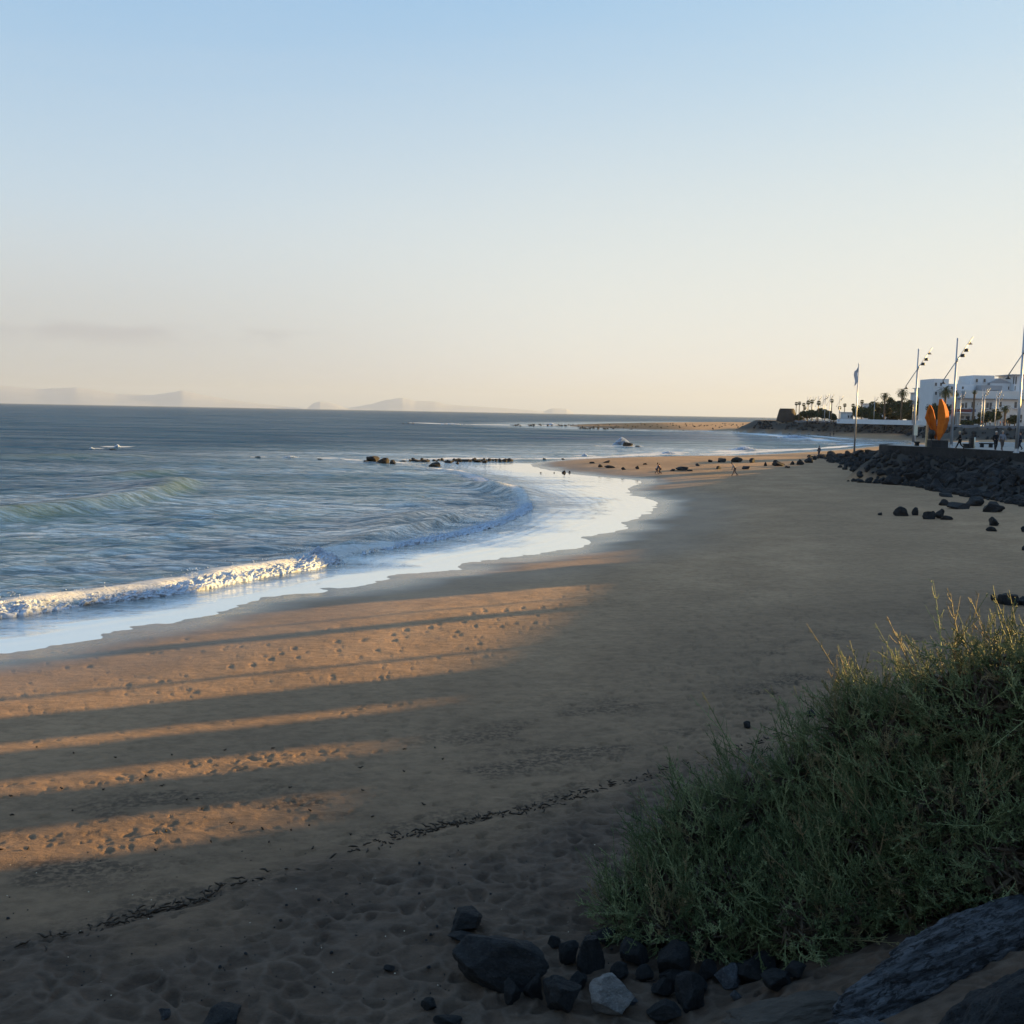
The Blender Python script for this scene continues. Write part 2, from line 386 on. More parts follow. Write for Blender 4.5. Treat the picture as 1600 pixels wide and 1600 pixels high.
M_SLAB = rockmat('grey_slab', (.045, .047, .055), (.085, .088, .098), (.17, .17, .18), .6)
M_PALE = rockmat('pale_stone', (.16, .15, .145), (.26, .24, .23), (.34, .32, .31), 1.2)
M_REEF = rockmat('reef_rock', (.035, .03, .027), (.065, .052, .042), (.085, .068, .052), .05)
t = NT('layered_slab', .85, .3); o_ = t.tc.outputs['Object']
a_ = t.noise(3.0, 8, .68, vec=o_, sc3=(.35, 1.3, 2.6)); b_ = t.noise(9, 8, .75, vec=o_, dist=.6); c_ = t.noise(1.3, 4, .6, vec=o_)
k_ = t.mix(t.ramp(a_, [(.38, 0.), (.58, 1.)]), (.040, .042, .050), (.13, .135, .152)); k_ = t.mix(t.ramp(b_, [(.44, 1.), (.52, 0.)]), k_, (.020, .020, .023)); k_ = t.mix(t.math('MULTIPLY', t.ramp(b_, [(.60, 0.), (.68, 1.)]), t.ramp(c_, [(.48, 0.), (.62, 1.)])), k_, (.30, .30, .31))
t.col(k_); t.nor(t.bump(a_, 1.0, .12, t.bump(b_, 1.0, .05))); M_LAYER = t.m

# ------------------------------------------------------------------ polar sheets
def polar(rr, az):
    A, Rr = np.meshgrid(az, rr); X = Rr*np.sin(A); Y = Rr*np.cos(A)
    n, m = len(rr), len(az); i = np.arange(n-1)[:, None]*m+np.arange(m-1)[None, :]
    Fc = np.stack([i, i+1, i+1+m, i+m], -1).reshape(-1, 4)[:, ::-1]
    return X, Y, Fc
def steps(segs):
    out = [segs[0][0]]
    for a, b, k in segs:
        n = max(2, int(math.log(b/a)/k)); out += list(np.exp(np.linspace(math.log(a), math.log(b), n+1))[1:])
    return np.array(out)
az = np.radians(np.concatenate([np.linspace(-100, -32, 50)[:-1], np.linspace(-32, 32, 700), np.linspace(32, 75, 60)[1:], np.linspace(75, 175, 40)[1:]]))
# ---- beach (one sheet)
rr = steps([(1.2, 6, .05), (6, 24, .0038), (24, 60, .0075), (60, 700, .010), (700, 2400, .05)])
X, Y, Fc = polar(rr, az)
Z, D, B, E1, E2 = terrain(X, Y)
onland = (E1 > 0)
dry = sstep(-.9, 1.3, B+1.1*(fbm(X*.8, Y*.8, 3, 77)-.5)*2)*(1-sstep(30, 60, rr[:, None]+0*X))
# dimples of trodden dry sand (hollows with soft rims)
sel = (B > -.8) & (rr[:, None]+0*X < 45)
xs, ys = X[sel], Y[sel]; q = 0.29
wx = xs+.30*(fbm(xs*1.6, ys*1.6, 3, 31)-.5)*2; wy = (ys+.30*(fbm(xs*1.6, ys*1.6, 3, 37)-.5)*2)
ang = .12; ux = (wx*math.cos(ang)+wy*math.sin(ang))/q; uy = (-wx*math.sin(ang)+wy*math.cos(ang))/(q*.92)
f1 = np.full(xs.shape, 9.); f2 = f1.copy(); dep = np.zeros(xs.shape); ix, iy = np.floor(ux).astype(np.int64), np.floor(uy).astype(np.int64)
for dx in (-1, 0, 1):
    for dy in (-1, 0, 1):
        cx = ix+dx+_h(ix+dx, iy+dy, 3); cyy = iy+dy+_h(ix+dx, iy+dy, 4); dd = np.hypot(ux-cx, uy-cyy)
        nearer = dd < f1; f2 = np.where(nearer, f1, np.minimum(f2, dd)); dep = np.where(nearer, _h(ix+dx, iy+dy, 6), dep); f1 = np.where(nearer, dd, f1)
rim = np.clip((f2-f1), 0, 1)
dim = -(.010+.062*dep**1.5)*sstep(0.0, .7, rim)+.040*(fbm(xs*5, ys*6.5, 3, 9)-.5)+.05*(fbm(xs*.8, ys*.8, 2, 19)-.5)
Z[sel] += dim*dry[sel]; crest = np.zeros_like(X); crest[sel] = (1-sstep(.04, .30, rim))*sstep(.3, .6, fbm(xs*.9, ys*.9, 3, 15)+.1)*dry[sel]  # rim mask that puts the sky light on ridges into the colour
# small scale roughness of the lower beach
sel = (D > .5) & (rr[:, None]+0*X < 70)
Z[sel] += ((fbm(X[sel]*1.1, Y[sel]*2.0, 4, 51)-.5)*.05*sstep(1, 8, D[sel]))
sel = (B < .2) & (D > 6) & (rr[:, None]+0*X < 60)
mm = sstep(-13, -1, B[sel])*sstep(.35, .6, fbm(X[sel]*.25, Y[sel]*.5, 3, 88))
Z[sel] += -.014*sstep(.50, .72, fbm(X[sel]*2.6, Y[sel]*3.4, 2, 53))*mm
# footprints on the lower beach
ri = lambda r: int(np.searchsorted(rr, r)); ai = lambda a: int(np.searchsorted(az, a))
rng = np.random.default_rng(3)
def print_at(x, y, s, dpt, hd):
    r = math.hypot(x, y); a = math.atan2(x, y); g = s*1.6
    r0, r1 = ri(r-g), ri(r+g)+1; a0, a1 = ai(a-g/r), ai(a+g/r)+1
    if r0 < 1 or r1 <= r0: return
    sx = X[r0:r1, a0:a1]-x; sy = Y[r0:r1, a0:a1]-y; c, sn = math.cos(hd), math.sin(hd)
    p = (sx*c+sy*sn)/s; q_ = (-sx*sn+sy*c)/(s*.5); k = np.sqrt(p*p+q_*q_)
    Z[r0:r1, a0:a1] += -dpt*(1-sstep(.55, 1.0, k))+dpt*.15*np.exp(-((k-1.15)/.22)**2)
def track(x, y, hd, n, s=.12, d=.018, gap=.68):
    for i in range(n):
        sd = .13*(1 if i % 2 else -1)
        print_at(x-math.sin(hd)*sd+rng.normal(0, .03), y+math.cos(hd)*sd+rng.normal(0, .03), s*rng.uniform(.8, 1.15), d*rng.uniform(.6, 1.2), hd)
        hd += rng.normal(0, .06); x += math.cos(hd)*gap*rng.uniform(.85, 1.15); y += math.sin(hd)*gap*rng.uniform(.85, 1.15)
for i in range(120):
    px = rng.uniform(-50, 1500); py = rng.uniform(985, 1270)
    if rng.random() < .35: px = rng.uniform(900, 1600); py = rng.uniform(900, 1080)
    p = at(px, py, .9); track(p[0], p[1], rng.choice([rad(55), rad(235), rad(10), rad(190)])+rng.normal(0, .25), int(rng.integers(8, 30)))
for i in range(150):
    px = rng.uniform(1020, 1590); py = rng.uniform(840, 1130); p = at(px, py, 1.2)
    track(p[0], p[1], rng.choice([rad(60), rad(240), rad(20)])+rng.normal(0, .3), int(rng.integers(10, 34)), .13, .038)
for i in range(1200):
    px = rng.uniform(0, 1600); py = 930+400*rng.random()**.7; p = at(px, py, 1.0); print_at(p[0], p[1], rng.uniform(.05, .13), rng.uniform(.006, .018), rng.uniform(0, 3.1))
sand_z_grid = Z
beach = mesh_np('beach', np.stack([X.ravel(), Y.ravel(), Z.ravel()], 1), Fc, M_SAND)
tag(beach, kind='structure')
wetv = 1-sstep(.3, 5.5, D+.8*(fbm(X*.3, Y*.3, 3, 61)-.5)*3)
wetv = np.maximum(wetv, .35*(1-sstep(4, 10, D)))
wetv = wetv*(1-sstep(.35, .9, Z))
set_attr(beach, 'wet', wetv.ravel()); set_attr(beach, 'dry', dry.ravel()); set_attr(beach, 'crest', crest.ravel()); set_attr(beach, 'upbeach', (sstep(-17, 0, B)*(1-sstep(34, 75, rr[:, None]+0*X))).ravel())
mdist, _ = poly_dist(X, Y, [(a_[0], a_[1]) for a_ in MOUND], False)
rocky = np.maximum(sstep(3.0, 2.0, mdist), 0); elim = 7.2-4.0*sstep(86, 99, Y)
rocky = np.maximum(rocky, sstep(0, -1.2, E1-elim+1.5*(fbm(X*.5, Y*.5, 3, 71)-.5)))
rocky = np.maximum(rocky, sstep(11, 7, E2)*sstep(-1, 0, E2))
reefr = sstep(430, 480, Y)*sstep(100, 70, X-.1*(Y-480))*(Y < 1400)
nearslope = (rr[:, None]+0*X) < 20
rocky = np.where(nearslope, 0, rocky)
set_attr(beach, 'rocky', np.clip(rocky+reefr*sstep(.3, .55, fbm(X*.02, Y*.02, 3, 81)+.12), 0, 1).ravel())
deb_ = .62*np.exp(-((B+.15+.9*(fbm(X*.7, Y*.7, 3, 93)-.5)*2)/.42)**2)*sstep(.34, .55, fbm(X*.5, Y*.5, 3, 91))+.75*np.exp(-((B+2.1)/.8)**2)*sstep(.5, .66, fbm(X*.5, Y*.9, 3, 95))+.6*np.exp(-((B+4.0)/.9)**2)*sstep(.54, .66, fbm(X*.6, Y*1.1, 3, 97))
deb_ *= (1-sstep(26, 40, rr[:, None]+0*X))
set_attr(beach, 'debris', np.clip(deb_, 0, 1).ravel())
def ground(x, y):
    return float(terrain(np.array([x]), np.array([y]))[0][0])
def hit(px, py):
    """the ground point seen at that place of the photograph"""
    d = ray(px, py); t_ = np.exp(np.linspace(math.log(4), math.log(1500), 5000)); xx = d[0]*t_; yy = d[1]*t_; zz = CAM_H+d[2]*t_
    T = np.maximum(terrain(xx, yy)[0], 0); i = int(np.argmax(zz < T)); return Vector((xx[i], yy[i], T[i]))

# ---- sea
FRONT_PX = [(-260, 985), (0, 962), (100, 946), (200, 934), (300, 916), (400, 898), (470, 886), (520, 872), (600, 856), (700, 838), (780, 816), (815, 800), (825, 785), (800, 768), (770, 757), (730, 742), (690, 734), (640, 727)]
FRONT = smooth_poly([(-60, 22), ]+[at(x, y) for x, y in FRONT_PX], 2)
az2 = np.radians(np.concatenate([np.linspace(-100, -32, 60)[:-1], np.linspace(-32, 32, 760), np.linspace(32, 60, 30)[1:]]))
rr2 = steps([(12, 25, .02), (25, 120, .0042), (120, 900, .008), (900, 36000, .05)])
SX, SY, SF = polar(rr2, az2)
sd, si = poly_dist(SX, SY, LAND); off = np.where(si, -sd, sd)          # metres offshore
FR = np.array([tuple(p) for p in FRONT])
fpoly = np.vstack([FR, [(-.6*160+90, 158), (60, 158), (60, 0), (-60, 0)]])
fd, fi = poly_dist(SX, SY, fpoly); inner = np.where(fi, fd, -fd)         # >0: swash side of the wave front
R2 = rr2[:, None]+0*SX
swash = sstep(-.2, 1.2, inner)*(SY < 160)
nearshore = sstep(0, 5, off)
H = np.zeros_like(SX); LIFT = np.zeros_like(SX)
rng = np.random.default_rng(5)
wav_dir0 = rad(200)
for i in range(46):
    lam = float(np.exp(rng.uniform(math.log(.45), math.log(5)))); th = rad(-74)+rng.normal(0, .42)
    k = 2*math.pi/lam; am = .0125*lam**.8*(1-sstep(lam*28, lam*70, R2))
    H += am*1.25*(lambda q: .5*np.sin(q)+.9*(.64-np.abs(np.sin(q*.5))))(k*(SX*math.cos(th)+SY*math.sin(th))+rng.uniform(0, 6.28)+1.2*(fbm(SX*.05, SY*.05, 2, i)-.5)*6)
H *= (.55+.9*fbm(SX*.03, SY*.05, 3, 7))
# swell lines far out
for lam, am, th in ((26, .16, rad(-62)), (41, .2, rad(-78))):
    ph = 2*math.pi/lam*(SX*math.cos(th)+SY*math.sin(th))+5*fbm(SX*.008, SY*.012, 3, 5)
    H += am*(np.maximum(np.sin(ph), -.2)**2)*sstep(50, 90, R2)*(1-sstep(500, 900, R2))*fbm(SX*.02, SY*.02, 2, 77)*sstep(8, 25, off)
H *= (1-swash)*nearshore
def ridge(pts, h, back, front_w, taper=.2, wob=0, lift=0):
    """an unbroken or breaking wave: steep face on the shore side, long back"""
    global H, LIFT
    P = np.array([tuple(p) for p in smooth_poly(pts, 2)]); L = np.r_[0, np.cumsum(np.hypot(*np.diff(P, axis=0).T))]
    m = (SX > P[:, 0].min()-12) & (SX < P[:, 0].max()+12) & (SY > P[:, 1].min()-14) & (SY < P[:, 1].max()+14)
    x, y = SX[m], SY[m]; best = np.full(x.shape, 1e9); s = np.zeros(x.shape); sg = np.zeros(x.shape)
    for i in range(len(P)-1):
        e = P[i+1]-P[i]; LL = e@e; tt = np.clip(((x-P[i, 0])*e[0]+(y-P[i, 1])*e[1])/LL, 0, 1)
        dx = x-P[i, 0]-tt*e[0]; dy = y-P[i, 1]-tt*e[1]; d = np.hypot(dx, dy); c = e[0]*dy-e[1]*dx; b = d < best
        best = np.where(b, d, best); s = np.where(b, (L[i]+tt*math.sqrt(LL))/L[-1], s); sg = np.where(b, np.sign(c), sg)
    wv = np.where(sg > 0, back, front_w)*(.8+.4*vnoise(x*.3, y*.3, 3)); amp = sstep(0, taper, s)*sstep(1, 1-taper, s)
    amp = amp*(1+wob*(fbm(x*.25, y*.25, 3, 41)-.5)*2)
    g = np.exp(-(best/wv)**2)*amp
    H[m] = H[m]*(1-.6*g)+h*g
    LIFT[m] = np.maximum(LIFT[m], lift*np.where(sg < 0, np.exp(-(best/(front_w*1.5))**2), np.exp(-(best/(front_w*.8))**2))*amp)
# (pts run left to right, the shore is on their right-hand side)
ridge([at(x, y) for x, y in ((-300, 835), (-100, 822), (0, 812), (60, 806), (130, 798), (200, 788), (260, 772), (300, 752))], .85, 4.5, 1.25, .12, .3, 1.0)
ridge([at(x, y) for x, y in ((120, 752), (200, 745), (270, 738), (330, 742))], .45, 4, 2.0, .35, .3, .6)
ridge([at(x, y) for x, y in ((-100, 718), (60, 716), (180, 714), (260, 718))], .5, 6, 3, .3, .2, .6)
ridge([FRONT[i] for i in range(2, 40)], .45, 1.8, .55, .06, .45, .15)
ridge([at(x, y) for x, y in ((500, 862), (560, 848), (640, 832), (700, 815), (760, 800))], .50, 1.7, .6, .3, .4, .3)
ridge([at(x, y) for x, y in ((560, 838), (610, 826), (650, 812), (690, 802))], .55, 2.6, .8, .35, .3, .3)
ridge([at(x, y) for x, y in ((640, 729), (700, 738), (750, 745), (800, 760), (826, 778), (815, 798))], .32, 2.0, .8, .2, .4, .2)
ridge([at(x, y) for x, y in ((690, 757), (740, 762), (790, 770), (818, 782))], .75, 2.6, 1.0, .3, .4, .3)
# thin ripples of the returning swash
H += swash*.010*np.sin(6*inner+4*fbm(SX*.5, SY*.5, 3, 21))*sstep(.3, 4, off)
foam = np.zeros_like(SX)
foam = np.maximum(foam, np.exp(-(np.maximum(inner, -inner*.55)/.75)**2)*sstep(-40, -20, SX)*(SY < 130)*(.95-.25*sstep(-10, -4, SX)))
# lacy foam left behind the front
foam = np.maximum(foam, .50*sstep(-7, -1, inner)*(inner < 0)*sstep(-9, -3, SX+.06*SY)*(SY < 125))
foam = np.maximum(foam, .54*sstep(-6, -.5, inner)*(inner < 0)*(SY < 150))
foam = np.maximum(foam, .34*sstep(-1, 0, inner)*sstep(4.5, .5, inner)*(SY < 140)*sstep(.4, .6, fbm(SX*.3, SY*.3, 3, 23)))
def foamline(px, wd, val, brk=0.0):
    global foam
    P = np.array([at(x, y) for x, y in px]); m = (SX > P[:, 0].min()-8*wd) & (SX < P[:, 0].max()+8*wd) & (SY > P[:, 1].min()-8*wd) & (SY < P[:, 1].max()+8*wd)
    d, _ = poly_dist(SX[m], SY[m], P, False); k = np.exp(-(d/(wd*(.4+1.2*vnoise(SX[m]*.25/wd*2, SY[m]*.1, 8))))**2)*val
    if brk: k = k*sstep(brk-.12, brk+.12, fbm(SX[m]*.12, SY[m]*.05, 3, 13))
    foam[m] = np.maximum(foam[m], k)
foamline([(395, 714), (450, 714), (520, 716), (570, 720), (640, 724)], 1.2, .95, .38)
foamline([(640, 718), (720, 716), (830, 717), (900, 716), (1000, 711), (1060, 710), (1130, 709), (1200, 705), (1290, 700), (1360, 694)], 2.2, .95, .30)
foamline([(1000, 711), (1045, 708), (1060, 707)], 3, 1.0)
foamline([(1125, 706), (1160, 703), (1200, 703), (1250, 702)], 3.4, 1.0)
foamline([(660, 661), (720, 663), (800, 664), (870, 665)], 12, .9, .35)
foamline([(950, 672), (1030, 672.5), (1100, 674), (1200, 680), (1260, 688)], 5, .8, .4)
foamline([(1180, 678), (1230, 681), (1270, 686), (1300, 690)], 7, 1.0)
foamline([(1150, 676), (1240, 678), (1330, 686)], 4, .9)
foamline([(1300, 694), (1350, 692), (1400, 692)], 3, .8)
for q_, s_ in (((950, 697), 2.2), ((978, 697), 3.0), ((140, 701), 1.6), ((183, 698), 2.4), ((860, 665), 10), ((915, 712), 2.0)):
    foamline([(q_[0]-6, q_[1]), (q_[0]+8, q_[1])], s_, 1.0)
sea_z = H.copy()
frac = np.clip(inner, 0, 99)/(np.clip(inner, 0, 99)+np.maximum(off, 0)+.01)
calmv = swash*(SY < 150)*(.28+.72*sstep(.12, .72, frac+.5*(fbm(SX*.25, SY*.5, 3, 29)-.5)))
lace = lambda c, wd: np.exp(-((frac+.22*(fbm(SX*.35, SY*.6, 4, 43)-.5)-c)/wd)**2)*(SY < 150)*(inner > 0)*sstep(.35, .6, fbm(SX*.9, SY*1.3, 3, 47))
foam = np.maximum(foam, .46*np.maximum(np.maximum(lace(.28, .022), lace(.52, .016)), lace(.80, .010)))
calmv = np.maximum(calmv, .9*sstep(150, 200, SY)*sstep(1.5, .0, off))
#calmv = np.maximum(calmv, .55*sstep(-14, -4, inner)*(inner < 0)*(SY < 150)*sstep(.42, .62, fbm(SX*.12, SY*.3, 4, 33)))
sea = mesh_np('sea', np.stack([SX.ravel(), SY.ravel(), H.ravel()], 1), SF, M_SEA)
tag(sea, kind='structure')
set_attr(sea, 'calm', calmv.ravel()); set_attr(sea, 'foam', foam.ravel()); set_attr(sea, 'lift', LIFT.ravel())
set_attr(sea, 'shallow', (sstep(90, 10, off)*.8+0*SX).ravel())

# ---- distant islands (hills)
def island(name, D_, prof, mat, base=0):
    """prof: list of (px, py) of the ridge line"""
    pts = np.array(prof, float); xs = np.linspace(pts[0, 0], pts[-1, 0], 160); ys = np.interp(xs, pts[:, 0], pts[:, 1])
    V = []; n = len(xs); rows = ((0, .0), (.04, .45), (.08, 1.0), (.13, .7), (.2, 0.))
    for j, (dy, k) in enumerate(rows):
        for x, y in zip(xs, ys):
            p = atY(x, y, D_); hgt = max(p.z+(vnoise(np.array([x*.15+j]), np.array([j*3.]), 2)[0]-.5)*18, 0)*k
            V.append((p.x*(1+dy), D_*(1+dy), hgt if k else -.5))
    Fc = [(j*n+i, j*n+i+1, (j+1)*n+i+1, (j+1)*n+i) for j in range(len(rows)-1) for i in range(n-1)]
    o = mesh_np(name, V, Fc, mat); tag(o, kind='structure'); return o
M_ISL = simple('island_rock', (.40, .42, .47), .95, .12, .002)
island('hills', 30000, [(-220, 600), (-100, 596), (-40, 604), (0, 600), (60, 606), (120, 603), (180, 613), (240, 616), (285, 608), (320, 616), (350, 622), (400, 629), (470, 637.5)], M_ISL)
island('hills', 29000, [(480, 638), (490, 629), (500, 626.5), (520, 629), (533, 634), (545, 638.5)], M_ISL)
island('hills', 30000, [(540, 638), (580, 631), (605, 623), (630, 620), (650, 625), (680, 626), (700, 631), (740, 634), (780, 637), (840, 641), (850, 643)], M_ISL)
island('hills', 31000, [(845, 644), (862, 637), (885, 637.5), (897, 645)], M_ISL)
# ------------------------------------------------------------------ promenade, sea wall, unseen house row shaped to cast the beach shadows
def poly_sheet(name, P, z, mat, thick=0.5):
    bm = bmesh.new(); vs = [bm.verts.new((x, y, z)) for x, y in P]; f = bm.faces.new(vs); bm.normal_update()
    if f.normal.z < 0: f.normal_flip()
    bmesh.ops.triangulate(bm, faces=[f]); me = bpy.data.meshes.new(name); bm.to_mesh(me); bm.free()
    me.materials.append(mat); o = bpy.data.objects.new(name, me); COL.objects.link(o); return o
M_PAVE = simple('pavement', (.34, .30, .27), .85, .15, .5, bump=.1)
M_WALLB = rockmat('basalt_wall', (.018, .018, .020), (.035, .035, .038), (.05, .05, .05), .4)
M_WHITE = simple('white_render', (.58, .60, .64), .85, .06, .4)
M_WHITE2 = simple('cream_render', (.56, .56, .56), .85, .08, .4)
M_GREY = simple('grey_roof', (.30, .31, .34), .7, .1, .5)
M_GLASS = simple('window_glass', (.03, .04, .055), .12, .2, .3, spec=.6)
M_METAL = simple('galvanised_steel', (.40, .42, .46), .38, .12, 1.5, metal=.6)
M_DARK = simple('dark_metal', (.02, .022, .025), .5, .2, 2)
tag(poly_sheet('promenade_pavement', [p for p in EDGE[1:-1]]+[(150, 20), (60, -30), (0, -30)], Z1, M_PAVE), kind='structure')
tag(poly_sheet('far_promenade_pavement', EDGE2[1:12]+[(300, 500)], Z2, M_PAVE), kind='structure')
def along(P, wd, z0, z1, name, mat, parent=None, side=0.0):
    P = [Vector((p[0], p[1], 0)) for p in P]; V = []; Fc = []
    for i, p in enumerate(P):
        t_ = (P[min(i+1, len(P)-1)]-P[max(i-1, 0)]).normalized(); nn = Vector((-t_.y, t_.x, 0))
        a = p+nn*(side+wd/2); b = p+nn*(side-wd/2)
        V += [(a.x, a.y, z0), (b.x, b.y, z0), (b.x, b.y, z1), (a.x, a.y, z1)]
        if i:
            k = 4*(i-1)
            for q in range(4): Fc.append((k+q, k+(q+1) % 4, k+4+(q+1) % 4, k+4+q))
    Fc += [(0, 1, 2, 3), (4*len(P)-1, 4*len(P)-2, 4*len(P)-3, 4*len(P)-4)]
    return mesh_np(name, V, Fc, mat, parent, False)
o = along(smooth_poly(EDGE[5:15], 1), .55, 3.2, Z1+.06, 'sea_wall', M_WALLB, side=.1)
tag(o, 'low black basalt wall along the promenade edge above the boulders', 'sea wall')
o = along([(97, 188), (128, 240), (150, 288)], .4, 3.5, Z1+.5, 'sea_wall', M_WALLB)
tag(o, 'dark wall at the back of the cove, mostly hidden right of the picture', 'sea wall')
o = along(smooth_poly([(44.2, 104), (50, 108.5), (62, 112), (80, 118)], 1), .5, Z1, Z1+.42, 'kerb_wall', M_WHITE2)
tag(o, 'long low pale kerb wall on the seaward side of the promenade behind the walkers', 'kerb wall')
# houses: (u along the shadow axis, s towards the sun)
CS = np.array([math.sin(SUN_AZ), math.cos(SUN_AZ)]); CU = np.array([-CS[1], CS[0]])
def us(u, s): return CU*u+CS*s
ROWZ = 10.5
def row_s(u): return .9*u+56
def slab(mb, u0, u1, z0, z1, depth=9., back=0.):
    """a block of the row between two shadow lines, its short sides parallel to the sunlight"""
    a, b = us(u0, row_s(u0)+back), us(u1, row_s(u1)+back); c, d = us(u1, row_s(u1)+depth), us(u0, row_s(u0)+depth)
    V = [(p[0], p[1], z) for z in (z0, z1) for p in (a, b, c, d)]
    mb.add(V, [(3, 2, 1, 0), (4, 5, 6, 7), (0, 1, 5, 4), (1, 2, 6, 5), (2, 3, 7, 6), (3, 0, 4, 7)])
TALL = [(-40, 5.5, 13.2), (5.6, 11.6, 12.35), (11.7, 15.2, 13.2), (16.6, 18.45, 12.6), (19.35, 21.4, 13), (22.05, 24.4, 13.4), (26.2, 26.5, 12.4), (31.0, 31.9, 13.0), (33.4, 33.6, 12), (36.4, 42.3, 13.4), (44.7, 45.0, 12.6),
        (47.4, 86.2, 14.6), (88.2, 88.9, 13), (92, 95.5, 13.4), (97.5, 98.2, 12.4), (102, 105, 13.5), (109, 110, 13), (116, 121, 13.4), (126, 127, 12.6), (134, 140, 13.2), (146, 152, 13)]  # roof heights chosen to throw the wanted shadow streaks on the beach
cuts = [-40, -22, -6, 9, 21.25, 34.5, 47.35, 61, 75, 90, 104.0, 119, 134, 152]
descr = ['unseen plain white house far right of the view', 'unseen white two storey house with a flat roof right of the shore', 'unseen white house beside the viewpoint with a raised shading roof', 'unseen white house with narrow roof blocks casting shadow streaks',
         'unseen white house with slim shadow-casting roof blocks', 'unseen white house with one wide shadow-casting roof block', 'unseen tall white apartment house facing the beach', 'unseen tall white apartment house beside the headland', 'unseen white corner apartment house by the headland',
         'unseen low white house with shadow-casting roof blocks behind the cove', 'unseen white house with a shadow-casting roof block behind the cove', 'unseen white house with a wide shadow-casting roof block behind the cove', 'last unseen white house of the row behind the cove']
for i, (a, b) in enumerate(zip(cuts[:-1], cuts[1:])):
    c = us((a+b)/2, row_s((a+b)/2)); h = empty('shade_house', (0, 0, 0)); tag(h, descr[i], 'house', 'unseen white houses shaped to shade the beach')
    m = MB(); slab(m, a+.004, b-.004, Z1-.1, ROWZ); m.build('wall', M_WHITE, h)
    k = 0
    for t0, t1, zt in TALL:
        u0, u1 = max(a+.006, t0), min(b-.006, t1)
        if u1-u0 > .05:
            m = MB(); slab(m, u0, u1, ROWZ, zt, 5, .05); m.build('chimney' if u1-u0 < .7 else 'shade_block', M_WHITE, h)  # narrow and wide roof blocks, added to cast shadow streaks
    n = int((b-a)//4)
    for q in range(n):
        for fz in (6.3, 9.0):
            m = MB(); uu = a+(q+.5)*(b-a)/n; p0, p1 = us(uu-.6, row_s(uu-.6)-.04), us(uu+.6, row_s(uu+.6)-.04)
            m.add([(p0[0], p0[1], fz-.7), (p1[0], p1[1], fz-.7), (p1[0], p1[1], fz+.7), (p0[0], p0[1], fz+.7)], [(0, 1, 2, 3)]); m.build('window', M_GLASS, h)

# ------------------------------------------------------------------ lamp posts
M_LAMPB = simple('lamp_shade_black', (.025, .026, .028), .45, .2, 3)
def make_lamp():
    r = empty('street_lamp')
    m = MB(); m.tube([(0, 0, 0), (0, 0, 4), (0, 0, 10.6)], [.15, .12, .07], 12); m.build('pole', M_METAL, r, True)
    m = MB(); m.lathe([(.24, 0), (.24, .06), (.19, .10), (.17, .35)], n=14); m.build('base_collar', M_METAL, r)
    m = MB(); m.tube([(-1.25, -.12, 6.45), (1.42, -.12, 10.75)], .045, 8); m.tube([(-.08, -.12, 8.33), (.2, -.12, 8.75)], .08, 8); m.box((0, -.07, 8.46), (.16, .2, .3)); m.build('arm', M_METAL, r, True)
    for x, kind in ((-1.25, 0), (.42, 1), (.74, 1), (1.12, 0)):
        z = 6.45+(x+1.25)*1.61; l = MB()
        if kind: l.lathe([(.05, .12), (.20, .06), (.215, -.16), (.19, -.20)], (x+.12, -.12, z-.14), 14)
        else: l.lathe([(.04, .16), (.07, .02), (.24, -.10), (.24, -.13)], (x+.06, -.12, z-.12), 14)
        l.build('lamp_head', M_LAMPB, r, True)
    return r
LAMP = make_lamp()
def lamp_at(px, Y, z, label, first=False, rz=0., sc=1.0, group='tall street lamps along the promenade'):
    p = atY(px, 680, Y); r = LAMP if first else copy_tree(LAMP)
    r.location = (p.x, Y, z); r.rotation_euler = (0, 0, rz); r.scale = (sc, sc, sc)
    tag(r, label, 'street lamp', group)
lamp_at(1589.6, 86.5, Z1, 'tall steel lamp post nearest the camera, cut by the right edge', True, .05, 1.01)
lamp_at(1487, 98.4, Z1, 'tall steel lamp post just right of the orange sculpture')
lamp_at(1427.6, 111, Z1-.1, 'tall steel lamp post left of the orange sculpture, with a pale sign on it', sc=.99)
FL = [(1553, 297, 'grey lamp post rising before the dark bushes at the white hotel'), (1531, 286, 'left one of two lamp posts close together before the hotel'), (1535, 279, 'right one of two lamp posts close together before the hotel'),
      (1557.5, 345, 'short looking lamp post close behind another at the hotel'), (1492.5, 345, 'lamp post seen just right of the near pole by the maroon awning'), (1498, 325, 'thin lamp post at the left end of the hotel awning'), (1599, 330, 'lamp post at the far right edge before the hotel'),
      (1424, 370, 'distant lamp post seen just left of a near lamp post'), (1364, 400, 'lone lamp post right of the flagpole before the dark trees'), (1309.5, 398, 'lamp post left of the flagpole, right of the single thin palm'),
      (1294.5, 414, 'lamp post just left of the single thin palm'), (1287, 428, 'rightmost lamp arm over the palm grove'), (1284, 446, 'second lamp arm from the right over the palm grove'), (1276, 458, 'middle lamp arm over the palm grove'),
      (1268, 470, 'lamp arm above the tallest fan palms'), (1259, 480, 'leftmost lamp arm over the palm grove')]
for i, (px, Y, lb) in enumerate(FL): lamp_at(px, Y, Z2, lb, rz=random.uniform(-.3, .3), sc=.98 if Y < 410 else 1.08)

